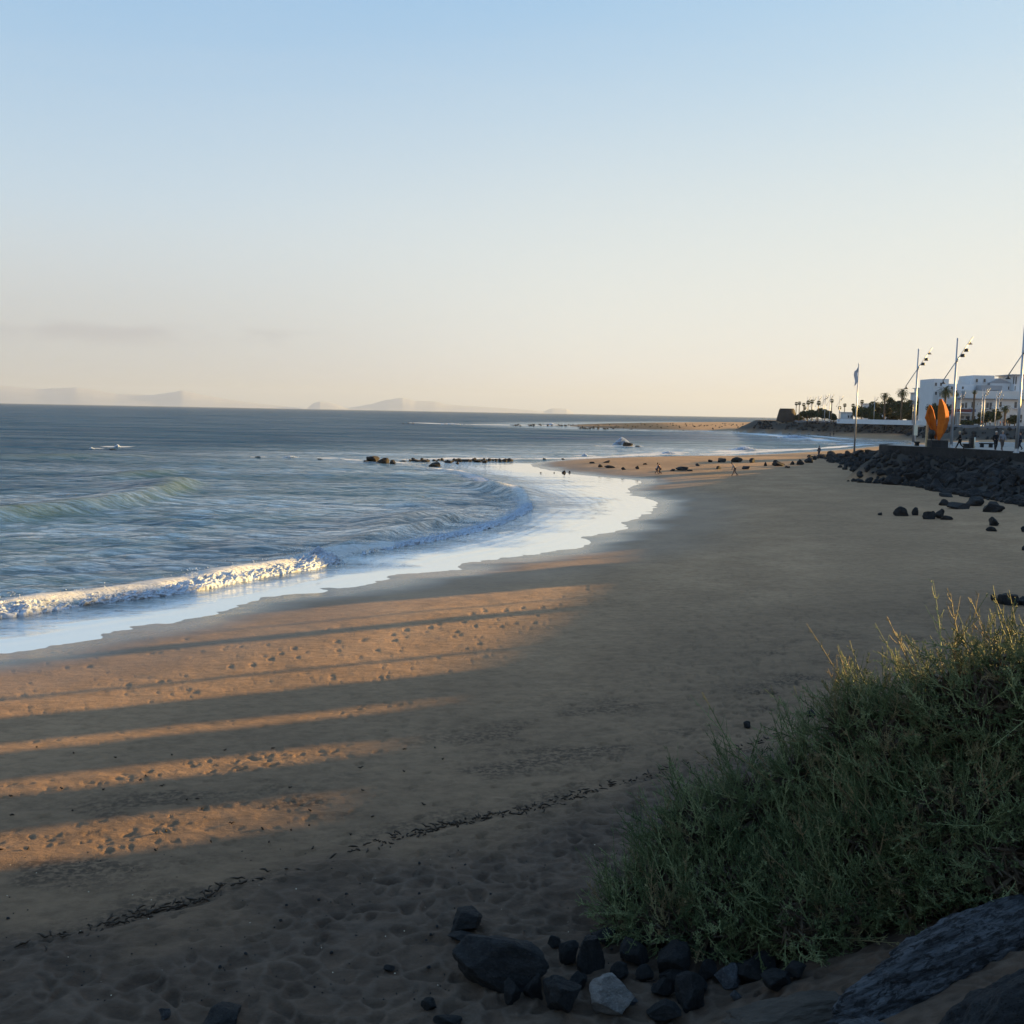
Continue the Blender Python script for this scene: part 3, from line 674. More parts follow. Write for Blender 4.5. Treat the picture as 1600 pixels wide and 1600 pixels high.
# ------------------------------------------------------------------ flagpole, sculpture, sign, post, bin, bench
M_FLAG = simple('flag_cloth', (.50, .49, .55), .9, .15, 3)
fp = empty('flagpole', (46, 131, 3.0)); pz = atY(1335, 569, 131).z
p = atY(1335, 700, 131); fp.location = (p.x, 131, 2.9)
m = MB(); m.tube([(0, 0, 0), (0, 0, (pz-2.9)*.5), (0, 0, pz-2.9)], [.12, .09, .05], 10); m.build('pole', M_METAL, fp, True)
m = MB(); m.lathe([(.02, -.06), (.09, 0), (.02, .07)], (0, 0, pz-2.9+.05), 10); m.build('finial', M_METAL, fp, True)
V = []; Fc = []
for i in range(9):
    for j in range(13):
        f, g = i/8, j/12
        droop = .35+.65*f; V.append((-.06-f*.42*(1-.25*g)+.05*math.sin(g*9+f*3), .12*math.sin(f*7+g*3)*f+.05*math.sin(g*6), pz-2.9-.35-g*(1.9+.25*f)-f*.55))
for i in range(8):
    for j in range(12): Fc.append((i*13+j, i*13+j+1, (i+1)*13+j+1, (i+1)*13+j))
o = mesh_np('flag', V, Fc, M_FLAG, fp); sm = o.modifiers.new('s', 'SOLIDIFY'); sm.thickness = .015
tag(fp, 'tall white flagpole with a limp pale flag standing on the boulders', 'flagpole')

t = NT('orange_steel', .85, .15); n = t.noise(2.2, 5, .6, vec=t.tc.outputs['Object']); t.col(t.mix(t.ramp(n, [(.3, 0.), (.7, 1.)]), (.42, .09, .010), (.58, .16, .02))); M_ORANGE = t.m
SY0 = 99.0; sc_ = FPX/SY0; c0 = atY(1465, 699, SY0)
sp_ = empty('orange_sculpture', (c0.x, SY0, Z1)); tag(sp_, 'orange steel sculpture of two pointed leaves on a dark plinth', 'sculpture')
def sxy(px, py):
    q = atY(px, py, SY0); return (q.x-c0.x, q.z-Z1)
m = MB(); a = sxy(1452.5, 687.5); b = sxy(1477.5, 699); m.box(((a[0]+b[0])/2, 0, a[1]/2), (b[0]-a[0], 1.2, a[1])); m.build('plinth', M_WALLB, sp_, bevel=.03)
def leaf(pts, fold, name, d0, bulge):
    """folded plate: outline in front, crease line pushed towards the viewer"""
    L = [sxy(*p_) for p_ in pts]; Fd = [sxy(*p_) for p_ in fold]; V = []; Fc = []
    n = len(L); m_ = len(Fd)
    for (x, z) in L: V.append((x, d0, z))
    for i, (x, z) in enumerate(Fd): V.append((x, d0-bulge*math.sin(math.pi*(i+.6)/(m_+.2)), z))
    return V, n, m_
def plate(name, left, crease, right, d0, bulge):
    V = []; Fc = []; k = len(crease)
    for i in range(k):
        for src, dd in ((left, 0), (crease, -bulge*math.sin(math.pi*(.12+.76*i/(k-1)))), (right, 0)):
            x, z = sxy(*src[i]); V.append((x, d0+dd, z))
    for i in range(k-1):
        for j in (0, 1): Fc.append((3*i+j, 3*i+j+1, 3*i+j+4, 3*i+j+3))
    o = mesh_np(name, V, Fc, M_ORANGE, sp_, False); s_ = o.modifiers.new('s', 'SOLIDIFY'); s_.thickness = .14; s_.offset = 0
    return o
plate('tall_leaf', [(1467.5, 624), (1466, 633), (1465, 648), (1464.5, 662), (1463.5, 674), (1464.5, 687)], [(1469, 623.5), (1471, 634), (1472.5, 648), (1471, 662), (1468.5, 676), (1465.5, 687.3)], [(1471, 625), (1476, 632), (1480.5, 643), (1481.5, 656), (1477, 671), (1467, 687)], -.1, .55)
plate('short_leaf', [(1454.5, 633), (1451, 641), (1447.6, 653), (1452, 662), (1457, 671), (1463.8, 686)], [(1455, 632), (1454.5, 642), (1455, 652), (1458, 662), (1461, 672), (1464, 686.5)], [(1456.5, 634), (1460, 641), (1462.5, 652), (1464.5, 662), (1465, 673), (1464.3, 686.8)], .25, -.35)
m = MB(); q = sxy(1457, 678); m.lathe([(.05, -.52), (.22, -.38), (.34, -.05), (.33, .18), (.22, .36), (.05, .42)], (q[0], .2, q[1]), 14); m.tube([(q[0], .2, q[1]-.9), (q[0], .2, q[1]-.4)], .05, 8); m.build('black_bud', M_DARK, sp_, True)

M_CREAM = simple('cream_paint', (.72, .66, .52), .6, .08, 2)
M_WOOD = simple('sunlit_wood', (.55, .42, .25), .7, .2, 4)
p = atY(1447, 698, 100.5); ps = empty('timber_post', (p.x, 100.5, Z1)); m = MB(); m.box((0, 0, 1.38), (.20, .20, 2.7)); m.build('post', M_WOOD, ps, bevel=.02)
m = MB(); m.box((0, 0, .04), (.34, .34, .08)); m.build('foot_plate', M_METAL, ps); tag(ps, 'slim square wooden post left of the orange sculpture', 'post')
p = atY(1430, 690, 110.3); sg = empty('information_sign', (p.x, 110.3, Z1)); m = MB(); m.box((0, 0, 1.55), (.40, .05, 1.15)); m.build('board', M_CREAM, sg, bevel=.01)
m = MB(); m.box((0, .05, .8), (.07, .05, 1.6)); m.build('leg', M_METAL, sg); tag(sg, 'narrow pale notice board at the foot of the lamp post left of the sculpture', 'sign')
p = atY(1518, 697, 99); bn = empty('litter_bin', (p.x, 99, Z1)); m = MB(); m.box((0, 0, .5), (.42, .40, .98), taper=1.04); m.build('bin_body', M_DARK, bn, bevel=.02)
m = MB(); m.box((0, 0, 1.03), (.48, .46, .09)); m.build('lid', M_DARK, bn, bevel=.02); tag(bn, 'square black litter bin on the promenade right of the walker in black', 'litter bin')
p = atY(1522.5, 697, 98.6); bl = empty('white_bollard', (p.x, 98.6, Z1)); m = MB(); m.tube([(0, 0, 0), (0, 0, 1.02)], .065, 12); m.build('post', M_CREAM, bl, True)
m = MB(); m.lathe([(.075, 0), (.075, .04), (.02, .08)], (0, 0, 1.02), 12); m.build('cap', M_WHITE, bl, True); tag(bl, 'short pale post standing right beside the black litter bin', 'bollard')
def bench(px, Y, ln, lab, rz=0):
    p = atY(px, 697, Y); r = empty('stone_bench', (p.x, Y, Z1), rz)
    m = MB(); m.box((0, 0, .39), (ln, .5, .12)); m.build('seat', M_WALLB, r, bevel=.02)
    for sx in (-1, 1):
        m = MB(); m.box((sx*(ln/2-.2), 0, .165), (.22, .44, .33)); m.build('leg', M_WALLB, r)
    tag(r, lab, 'bench', 'dark stone benches on the promenade')
bench(1511, 98.5, .75, 'small dark stone block bench left of the litter bin')
bench(1541, 103, 1.3, 'long low dark bench between the bin and the two walkers')
bench(1432.5, 104, .5, 'small dark block beside the notice board left of the sculpture')

# ------------------------------------------------------------------ far side of the cove
def px_box(mb, x0, x1, y0, y1, Y, depth):
    a = atY(x0, (y0+y1)/2, Y); b = atY(x1, (y0+y1)/2, Y); zt = atY((x0+x1)/2, y0, Y).z; zb = atY((x0+x1)/2, y1, Y).z
    mb.box(((a.x+b.x)/2, Y+depth/2, (zt+zb)/2), (b.x-a.x, depth, zt-zb)); return a.x, b.x, zb, zt
def windows(parent, rects, Y, mat=M_GLASS, sill=True):
    for (x0, x1, y0, y1) in rects:
        m = MB(); a, b, zb, zt = px_box(m, x0, x1, y0, y1, Y-.05, .04); w_ = m.build('window', mat, parent)
        if sill:
            s_ = MB(); s_.box(((a+b)/2, Y-.14, zb-.08), (b-a+.3, .22, .12)); s_.build('sill', M_WHITE, w_)
HY = 352.0
h1 = empty('hotel_building', (130, HY, Z2)); h1.location = (0, 0, 0); tag(h1, 'big white stepped hotel with flat roofs and a square roof tower, behind the lamps', 'hotel')
def wallb(parent, x0, x1, y0, y1, Y, dp, mat=M_WHITE, name='wall'):
    m = MB(); px_box(m, x0, x1, y0, y1, Y, dp); return m.build(name, mat, parent)
wallb(h1, 1457, 1480.5, 592, 668, HY+6, 12); wallb(h1, 1480.8, 1520, 600, 668, HY+7, 12); wallb(h1, 1519, 1551.5, 586.5, 668, HY+10, 12, name='tower'); wallb(h1, 1551.8, 1600, 602, 668, HY+9, 12)
wallb(h1, 1472, 1500, 609, 668, HY+2, 4); wallb(h1, 1508, 1620, 611, 624, HY+1.5, 7, M_WHITE2, 'upper_storey')
wallb(h1, 1498, 1625, 624.3, 668, HY, 8, M_WHITE2, 'front_wing')
wallb(h1, 1497.5, 1626, 622.8, 623.8, HY-1.2, 3, M_GREY, 'balcony_rail')
def gable(parent, x0, x1, ye, yp, Y, dp, mat):
    a = atY(x0, ye, Y); b = atY(x1, ye, Y); t_ = atY((x0+x1)/2, yp, Y); V = []
    for yy in (Y, Y+dp): V += [(a.x, yy, a.z), (b.x, yy, a.z), (t_.x, yy, t_.z)]
    o = mesh_np('roof', V, [(0, 1, 2), (5, 4, 3), (0, 2, 5, 3), (1, 4, 5, 2), (0, 3, 4, 1)], mat, parent, False); return o
gable(h1, 1545, 1581, 598.5, 591, HY+8.8, 10, M_GREY); wallb(h1, 1547, 1579.5, 598.6, 603, HY+8.9, 8)
wallb(h1, 1533, 1566, 602.3, 610, HY+4, 4, M_GREY, 'roof_terrace')
wallb(h1, 1583, 1625, 585.8, 668, HY+6.5, 12); 
for x in (1583.6, 1587.5): wallb(h1, x, x+1.0, 588, 600, HY+6.2, .25, M_DARK, 'column')
wallb(h1, 1582.5, 1625, 585, 586.6, HY+5.8, 13, M_GREY, 'cornice')
for x, yt in ((1491.5, 593), (1497.5, 594), (1516, 592.5)): wallb(h1, x, x+1.6, yt, 600.2, HY+9, .5, M_WHITE, 'chimney')
windows(h1, [(1502, 1506, 630, 638), (1508, 1511, 629, 638), (1518, 1522, 628, 637), (1541, 1545, 629, 640), (1546, 1549.5, 629, 640), (1561, 1565, 628, 636), (1585, 1589, 628, 638), (1592, 1596, 628, 638)], HY)
windows(h1, [(1575, 1577, 604, 609), (1585.5, 1586.8, 603, 610)], HY+1.4)
windows(h1, [(1461, 1464, 598, 603), (1469, 1472, 598, 603), (1461, 1464, 612, 617)], HY+6)
windows(h1, [(1577.5, 1582, 648, 659), (1590, 1597, 648, 660), (1500, 1506, 650, 660), (1509, 1515, 650, 660), (1518, 1524, 650, 660)], HY)
windows(h1, [(1525, 1528, 592, 597), (1537, 1540, 592, 597), (1555, 1558, 613, 618), (1570, 1573, 613, 618), (1590, 1593, 613, 618)], HY+1.4 if False else HY+9.9)
windows(h1, [(1486, 1489, 604, 608), (1503, 1506, 604, 608), (1476, 1479, 616, 621), (1476, 1479, 632, 637), (1484, 1487, 632, 637)], HY+1.9)
for yy in (624.6, 641.5):
    for k in range(6):
        x = 1500+k*17; wallb(h1, x, x+11, yy+13, yy+14, HY-1.3, 1.3, M_WHITE, 'balcony'); wallb(h1, x, x+11, yy+9.5, yy+9.9, HY-1.3, .08, M_DARK, 'railing')
M_MAR = simple('maroon_awning', (.16, .045, .05), .8, .1, 2); M_BLUE = simple('blue_awning', (.05, .09, .22), .8, .1, 2)
p0 = MB(); px_box(p0, 1492, 1518, 639.5, 643.8, HY-3, 2.6); p0.build('awning', M_MAR, h1); p0 = MB(); px_box(p0, 1518.2, 1524.5, 639.5, 643.8, HY-3, 2.6); p0.build('awning', M_BLUE, h1)
p0 = MB(); px_box(p0, 1494, 1526, 644.2, 645.6, HY-4, 3.6); p0.build('canopy_edge', M_WHITE, h1)
p0 = MB(); px_box(p0, 1557, 1576, 640.3, 642.6, HY-3, 2.6); p0.build('awning', M_WHITE, h1)
# small white house in the trees, further roofs
def house(x0, x1, y0, y1, Y, lab, dp=8, wins=(), mat=M_WHITE, roof=True):
    h = empty('white_house', (0, 0, 0)); wallb(h, x0, x1, y0, y1, Y, dp, mat)
    if roof: wallb(h, x0-.6, x1+.6, y0-1.2, y0-.05, Y-.3, dp+.6, M_WHITE2, 'parapet')
    windows(h, wins, Y); tag(h, lab, 'house')
house(1383, 1407, 633.5, 660, 420, 'white flat roofed house showing through the dark trees', wins=[(1388, 1390.5, 637, 641), (1397, 1400, 637, 641)])
house(1354, 1362, 631.5, 660, 432, 'small pale house behind the trees right of the flagpole', wins=[(1356, 1358, 635, 638)])
house(1322, 1333, 645, 662, 436, 'grey white low house just left of the flagpole', wins=[(1325, 1327, 649, 653), (1329, 1331, 649, 653)])
house(1440, 1456, 607, 662, 392, 'tall white house left of the hotel, half hidden by palms', wins=[(1444, 1446, 612, 616), (1449, 1451, 612, 616)])
house(1434, 1440, 614, 662, 396, 'narrow white house with two chimneys behind the palms', wins=[(1436, 1437.5, 618, 622)])
o = along([tuple(atY(x, 655, Y))[:2] for x, Y in ((1308, 408), (1340, 402), (1390, 385), (1440, 366), (1456, 350))], .5, Z2-.5, Z2+1.3, 'garden_wall', M_WHITE); tag(o, 'long white garden wall below the trees at the far beach', 'garden wall')
o = along(EDGE2[2:9], .6, 2.5, Z2+.25, 'sea_wall', simple('grey_concrete', (.17, .18, .21), .8, .2, .3)); tag(o, 'blue grey retaining wall at the back of the far beach', 'sea wall')
# lime kiln
kx = atY(1229, 655, 478); kn = empty('stone_kiln', (kx.x, 478, Z2-3)); m = MB()
Hk = atY(1229, 638.5, 478).z-(Z2-3); m.lathe([(5.6, 0), (5.0, 2), (3.6, Hk-.5), (2.5, Hk)], (0, 0, 0), 20); 
M_KILN = rockmat('kiln_stone', (.03, .025, .024), (.05, .042, .038), (.06, .052, .047), .12)
m.build('kiln_body', M_KILN, kn, False); m = MB(); m.lathe([(3.3, 0), (3.3, .35), (2.8, .35)], (0, 0, Hk-.3), 20); m.build('rim', M_KILN, kn)
m = MB(); m.box((5.2, 0, 2.6), (4.5, 4, 5.2), taper=.5); m.build('buttress', M_KILN, kn)
tag(kn, 'squat dark stone kiln tower on the point left of the palm grove', 'tower')
# ------------------------------------------------------------------ boulders
def rock_mesh(name, seed, sub=3, mat=None, flat=.75, cuts=13, rough=.05, lo=.55, hi=.92, soft=0.0):
    bm = bmesh.new(); bmesh.ops.create_icosphere(bm, subdivisions=sub, radius=1.0); rg = random.Random(seed)
    pl = []
    for _ in range(cuts):
        v = Vector((rg.gauss(0, 1), rg.gauss(0, 1), rg.gauss(0, .8))).normalized(); pl.append((v, rg.uniform(lo, hi)))
    st = Vector((rg.uniform(.8, 1.15), rg.uniform(.75, 1.1), flat*rg.uniform(.85, 1.15)))
    off = Vector((seed*3.1, seed*1.7, seed*.9))
    for v in bm.verts:
        p = v.co.copy()
        for n_, d_ in pl:
            k = p.dot(n_)-d_
            if k > 0: p -= n_*k*(1-soft)
        q = p*1.6+off
        p += p.normalized()*(mnoise.fractal(q, .9, 2.1, 4)*rough*1.6)
        if sub > 3: p += p.normalized()*mnoise.fractal(p*6+off, .8, 2.2, 4)*rough*.45
        v.co = Vector((p.x*st.x, p.y*st.y, p.z*st.z))
    me = bpy.data.meshes.new(name); bm.to_mesh(me); bm.free(); me.materials.append(mat or M_ROCK)
    me.polygons.foreach_set('use_smooth', np.full(len(me.polygons), sub > 3))
    return me
RM = [rock_mesh('boulder', i+1, 3, None, .8, 17, .09, .42, .88) for i in range(12)]
RMW = [rock_mesh('boulder', i+31, 3, M_ROCK2, .6, 15) for i in range(6)]
def put_rock(me, loc, size, rz=None, label=None, group=None, name='boulder', sq=1.0, tilt=.25, cat='rock', mat=None):
    o = bpy.data.objects.new(name, me); COL.objects.link(o); o.location = loc
    o.scale = (size, size*random.uniform(.8, 1.1), size*sq)
    o.rotation_euler = (random.uniform(-tilt, tilt), random.uniform(-tilt, tilt), random.uniform(0, 6.28) if rz is None else rz)
    tag(o, label, cat, group); return o
rg = random.Random(11)
# armour slope below the promenade
def edge_point(s, P):
    for a, b in zip(P[:-1], P[1:]):
        L = math.dist(a, b)
        if s <= L: 
            k = s/L; n_ = ((b[1]-a[1])/L, -(b[0]-a[0])/L); return (a[0]+(b[0]-a[0])*k, a[1]+(b[1]-a[1])*k, n_)
        s -= L
    return (b[0], b[1], n_)
PE = [tuple(p) for p in smooth_poly(EDGE[5:14], 1)]; LE = sum(math.dist(a, b) for a, b in zip(PE[:-1], PE[1:]))
cand = []
tries = 0
while len(cand) < 265 and tries < 9000:
    tries += 1
    s = rg.uniform(10, LE-4); x, y, n_ = edge_point(s, PE)
    e = .9+(6.3-3.2*float(sstep(86, 99, y)))*rg.random()**.9; x -= n_[0]*e; y -= n_[1]*e
    px = x/y
    if px > .56 or y < 45: continue
    r = rg.choice((.5, .6, .75, .9, 1.1)) if e > 1.9 else rg.choice((.5, .6))
    if any((x-a)**2+(y-b)**2 < ((r+c)*.56)**2 for a, b, c, _e, _s in cand): continue
    cand.append((x, y, r, e, s))
def slope_label(x, y, r, e):
    sz = 'large' if r > .9 else 'small' if r < .6 else 'middling'
    wh = 'high against the wall' if e < 3 else 'at the sandy toe of the bank' if e > 5.6 else 'halfway down the bank'
    px = 800+FPX*x/y
    hz_ = 'under the sculpture' if px < 1480 else 'under the walkers' if px < 1575 else 'by the right edge'
    return sz+' black boulder '+wh+', '+hz_
for x, y, r, e, s in cand:
    put_rock(rg.choice(RM), (x, y, ground(x, y)+r*(.18 if e > 1.9 else .02)), r, label=slope_label(x, y, r, e), group='boulders heaped below the promenade wall', sq=rg.uniform(.75, 1.05), tilt=.5)
# small rubble between them and the spit beyond: one heap nobody could count
def rubble(name, pts, label, mat=M_ROCK):
    V = []; Fc = []; base = rock_mesh('tmp', 77, 2); bv = np.array([v.co[:] for v in base.vertices]); bf = np.array([p.vertices[:] for p in base.polygons]); allv = []; allf = []; k = 0
    for x, y, r in pts:
        a = rg.uniform(0, 6.28); c, s = math.cos(a), math.sin(a); sc = np.array([r, r*rg.uniform(.7, 1.2), r*rg.uniform(.6, 1.0)])
        v = bv*sc; v = np.stack([v[:, 0]*c-v[:, 1]*s, v[:, 0]*s+v[:, 1]*c, v[:, 2]], 1)+[x, y, ground(x, y)+r*.25]
        allv.append(v); allf.append(bf+k); k += len(bv)
    bpy.data.meshes.remove(base); o = mesh_np(name, np.vstack(allv), np.vstack(allf), mat, None, False); tag(o, label, 'rubble', kind='stuff'); return o
pts = []
for _ in range(1900):
    s = rg.uniform(4, LE-1); x, y, n_ = edge_point(s, PE); e = .15+(7.6-3.6*float(sstep(86, 99, y)))*rg.random(); x -= n_[0]*e; y -= n_[1]*e
    if y > 40 and x/y < .58: pts.append((x, y, rg.uniform(.18, .5)))
rubble('boulder_rubble', pts, 'dark rubble of small stones filling the gaps between the boulders')
# boulders of the mound running out to the flagpole
cand = []
for _ in range(3000):
    if len(cand) >= 80: break
    k = rg.randrange(len(MOUND)-1); t_ = rg.random(); a, b = MOUND[k], MOUND[k+1]
    x = a[0]+(b[0]-a[0])*t_+rg.gauss(0, 1.4); y = a[1]+(b[1]-a[1])*t_+rg.gauss(0, 1.4); r = rg.choice((.5, .65, .8, 1.05))
    if float(terrain(np.array([x]), np.array([y]))[3][0]) < 1.0: continue
    if any((x-p)**2+(y-q)**2 < ((r+c)*.6)**2 for p, q, c in cand): continue
    cand.append((x, y, r))
for x, y, r in cand:
    put_rock(rg.choice(RM), (x, y, ground(x, y)+r*.3), r, label=('large ' if r > 1.0 else 'middling ' if r > .6 else 'small ')+'black boulder of the mound, '+('between the promenade tip and the flagpole' if y < 122 else 'around the foot of the flagpole' if y < 140 else 'at the seaward end left of the flagpole'), group='boulders around the flagpole', sq=rg.uniform(.75, 1.05), tilt=.5)
pts = []
for _ in range(420):
    k = rg.randrange(len(MOUND)-1); t_ = rg.random(); a, b = MOUND[k], MOUND[k+1]; pts.append((a[0]+(b[0]-a[0])*t_+rg.gauss(0, 1.5), a[1]+(b[1]-a[1])*t_+rg.gauss(0, 1.5), rg.uniform(.2, .55)))
pts = [q for q in pts if float(terrain(np.array([q[0]]), np.array([q[1]]))[3][0]) > .8]
rubble('boulder_rubble', pts, 'dark rubble of small stones in the mound under the flagpole')
# far armour of the cove (behind the walkers)
PE2 = EDGE2[1:10]; L2 = sum(math.dist(a, b) for a, b in zip(PE2[:-1], PE2[1:])); pts = []
for _ in range(900):
    x, y, n_ = edge_point(rg.uniform(0, L2), PE2); 
    e = .8+7*rg.random(); pts.append((x-n_[0]*e, y-n_[1]*e, rg.uniform(.35, .95)))
rubble('far_boulder_rubble', pts, 'dark band of boulders at the foot of the far sea wall', M_ROCK)
pts = []
for _ in range(240):
    x, y = at(rg.uniform(900, 1215), rg.uniform(662.5, 671.5), 1.2)
    pts.append((x, y, rg.uniform(.25, .8)))
rubble('reef_stones', pts, 'low dark stones scattered over the far reef point', M_REEF)
# single rocks on the middle beach: (px, py of the foot, width px, height px, label)
SINGLE = [(1410, 806, 26, 16, 'pointed black rock at the left end of the group on open sand'), (1430, 805, 14, 12, 'small black rock between two bigger ones on open sand'), (1452, 811, 22, 18, 'round black rock standing third in the group on open sand'), (1467, 810, 20, 20, 'rounded dark grey rock touching the third rock of the group'),
          (1478, 812, 22, 9, 'low black rock at the right end of the group on open sand'), (1375, 805, 12, 5, 'tiny rock alone on sand left of the small rock group'), (1476, 790, 24, 10, 'flat dark rock behind the group, near the boulder slope'),
          (1498, 795, 34, 12, 'long low black rock in front of the boulder slope'), (1480, 776, 26, 9, 'angular black rock at the toe of the boulder slope'), (1520, 790, 30, 14, 'broad black rock leaning on the toe of the boulder slope'), (1552, 800, 44, 18, 'large dark boulder at the foot of the slope, rightmost toe'),
          (1553, 821, 30, 14, 'round black rock alone on sand below the boulder slope'), (1551, 830, 19, 8, 'small pointed black stone just below a round black rock'), (1600, 831, 12, 8, 'small black stone cut by the right edge below the slope'), (1602, 860, 14, 9, 'small dark stone on sand at the right edge above the shrub'),
          (1357, 752, 8, 4, 'tiny black stone on the pale upper beach'), (1368, 755, 6, 3, 'second tiny black stone on the pale upper beach'), (1390, 747, 16, 6, 'small black rock just off the toe of the mound'), (1415, 752, 14, 6, 'small black rock between the mound and slope'), (1440, 754, 18, 8, 'dark rock half sunk in sand by the slope'),
          (1230, 731, 8, 5, 'small dark stone at the left of the mound'), (1215, 728, 22, 9, 'black rock at the far left foot of the mound'), (1250, 726, 18, 9, 'black rock beside the standing person, foot of the mound'), (1196, 728, 12, 6, 'little black rock in the row leading to the mound'),
          (1175, 723, 14, 8, 'upright black rock in the row above the dog walker'), (1150, 722, 20, 7, 'flat black rock above the bending person'), (1127, 722, 26, 9, 'biggest black rock of the row across the sand spit'), (1110, 722, 10, 5, 'small black rock left of the biggest one on the spit'),
          (1165, 733, 20, 6, 'low rock right behind the bending person'), (1122, 733, 16, 5, 'low black rock left of the bending person'), (1090, 728, 12, 4, 'small black rock midway along the sand spit'), (1065, 735, 22, 8, 'dark rock right of the crouching couple'), (1078, 736, 12, 4, 'flat little rock by the one right of the couple'),
          (1050, 736, 9, 3, 'tiny flat stone between the couple and a dark rock'), (996, 733, 10, 6, 'small upright rock left of the couple'), (974, 734, 9, 4, 'small rock second left of the couple'), (955, 731, 20, 4, 'long low black rock on the wet spit'), (938, 730, 9, 4, 'left end of the low rock line on the wet spit'),
          (925, 724, 12, 4, 'low black rock at the left of the spit crest'), (948, 723, 14, 4, 'low black rock on the spit crest'), (1008, 726, 8, 3, 'small flat stone on the orange spit sand'), (881, 739, 9, 4, 'round black rock in the wet film of the spit'), (890, 738, 6, 2.2, 'smaller rock beside the round one in the wet film'),
          (866, 739, 3, 2, 'tiny stone in the shallow water left of the spit'), (845, 739, 3, 2, 'tiniest stone in the shallow water left of the spit'),
          (1262, 723, 14, 9, 'black rock touching the left end of the mound'), (1238, 726, 12, 6, 'round small rock of the row near the mound')]
for i, (px, py, w_, h_, lb) in enumerate(SINGLE):
    p = hit(px, py); k = p.y/FPX; r = w_*k/2
    put_rock(RM[i % 12], (p.x, p.y, p.z+h_*k*.28), r*1.08, label=lb, sq=min(1.4, h_/w_*1.75), tilt=.2)
for (px, py, r, h_, lb) in ((1574, 944, .52, .9, 'big black knobbly rock behind the shrub at the right edge'), (1553, 938, .26, .7, 'squared black rock end jutting left from the big knobbly rock'), (1598, 945, .34, .8, 'black rock at the right edge joined to the big knobbly rock')):
    p = hit(px, py); put_rock(RM[(px) % 12], (p.x, p.y, p.z+r*.35), r, label=lb, sq=h_)
# rocks in the water
WATER = [(583, 722, 26, 14, 'tall black rock, highest of the wet reef'), (600, 724, 22, 10, 'rounded wet rock right of the tallest reef rock'), (614, 725, 16, 9, 'brown topped wet rock in the middle of the near reef'), (572, 723, 10, 5, 'low wet rock left of the tallest reef rock'), (630, 722, 16, 4, 'flat wet rock right of the brown reef rock'),
         (650, 721, 20, 5, 'wet reef rock fourth from the tallest'), (665, 722, 18, 6, 'wet reef rock above the detached black rock'), (682, 729, 22, 8, 'detached black rock in front of the reef line'), (672, 729, 10, 4, 'small rock at the left of the detached black rock'), (700, 723, 16, 5, 'wet reef rock right of the detached rock'),
         (715, 725, 8, 5, 'small stepping rock low in the reef line'), (728, 721, 22, 5, 'broad flat reef rock before the pale swash'), (745, 722, 14, 4, 'reef rock right of the broad flat one'), (757, 723, 10, 4, 'small reef rock before the swash end'), (775, 719, 16, 3, 'thin far reef rock near the spit end'), (793, 719, 14, 3, 'last thin reef rock before the spit'),
         (403, 715, 14, 3, 'leftmost awash rock of the reef in the foam'), (441, 722, 5, 2, 'tiny awash rock below the foam line'), (500, 718, 8, 2, 'awash rock halfway along the foam line'), (979, 697, 18, 7, 'dark rock with spray bursting behind it'), (996, 698, 12, 2.4, 'flat rock awash right of the spray'),
         (176, 703, 12, 2.6, 'awash dark rock under a white breaker at left'), (645, 662, 5, 2.2, 'far rock at the left tip of the outer reef'), (638, 662, 4, 1.6, 'smallest far rock at the outer reef tip'), (630, 662, 4, 1.2, 'far low rock left of the outer reef tip'), (850, 718, 8, 2.5, 'flat dark rock at the waterline of the spit'), (880, 718, 8, 2.5, 'low rock right of the one at the spit waterline')]
for i, (px, py, w_, h_, lb) in enumerate(WATER):
    x, y = at(px, py, .0); k = y/FPX; r = w_*k/2
    put_rock(RMW[i % 6], (x, y, h_*k*.25), r*1.05, label=lb, sq=min(1.4, h_/w_*1.9), tilt=.15)
pts = []
for x0, x1, yy, n_, rr0 in ((640, 800, 720.5, 90, .5), (800, 905, 665, 60, 1.0), (905, 960, 669.5, 40, 1.0)):
    for _ in range(n_):
        x, y = at(rg.uniform(x0, x1), yy+rg.gauss(0, .8), 0); pts.append((x, y, rr0*rg.uniform(.3, .9)))
allp = pts; _g = ground
def ground0(x, y): return 0.0
ground = ground0; rubble('awash_stones', allp, 'small dark stones just breaking the water along the reef lines', M_ROCK2); ground = _g

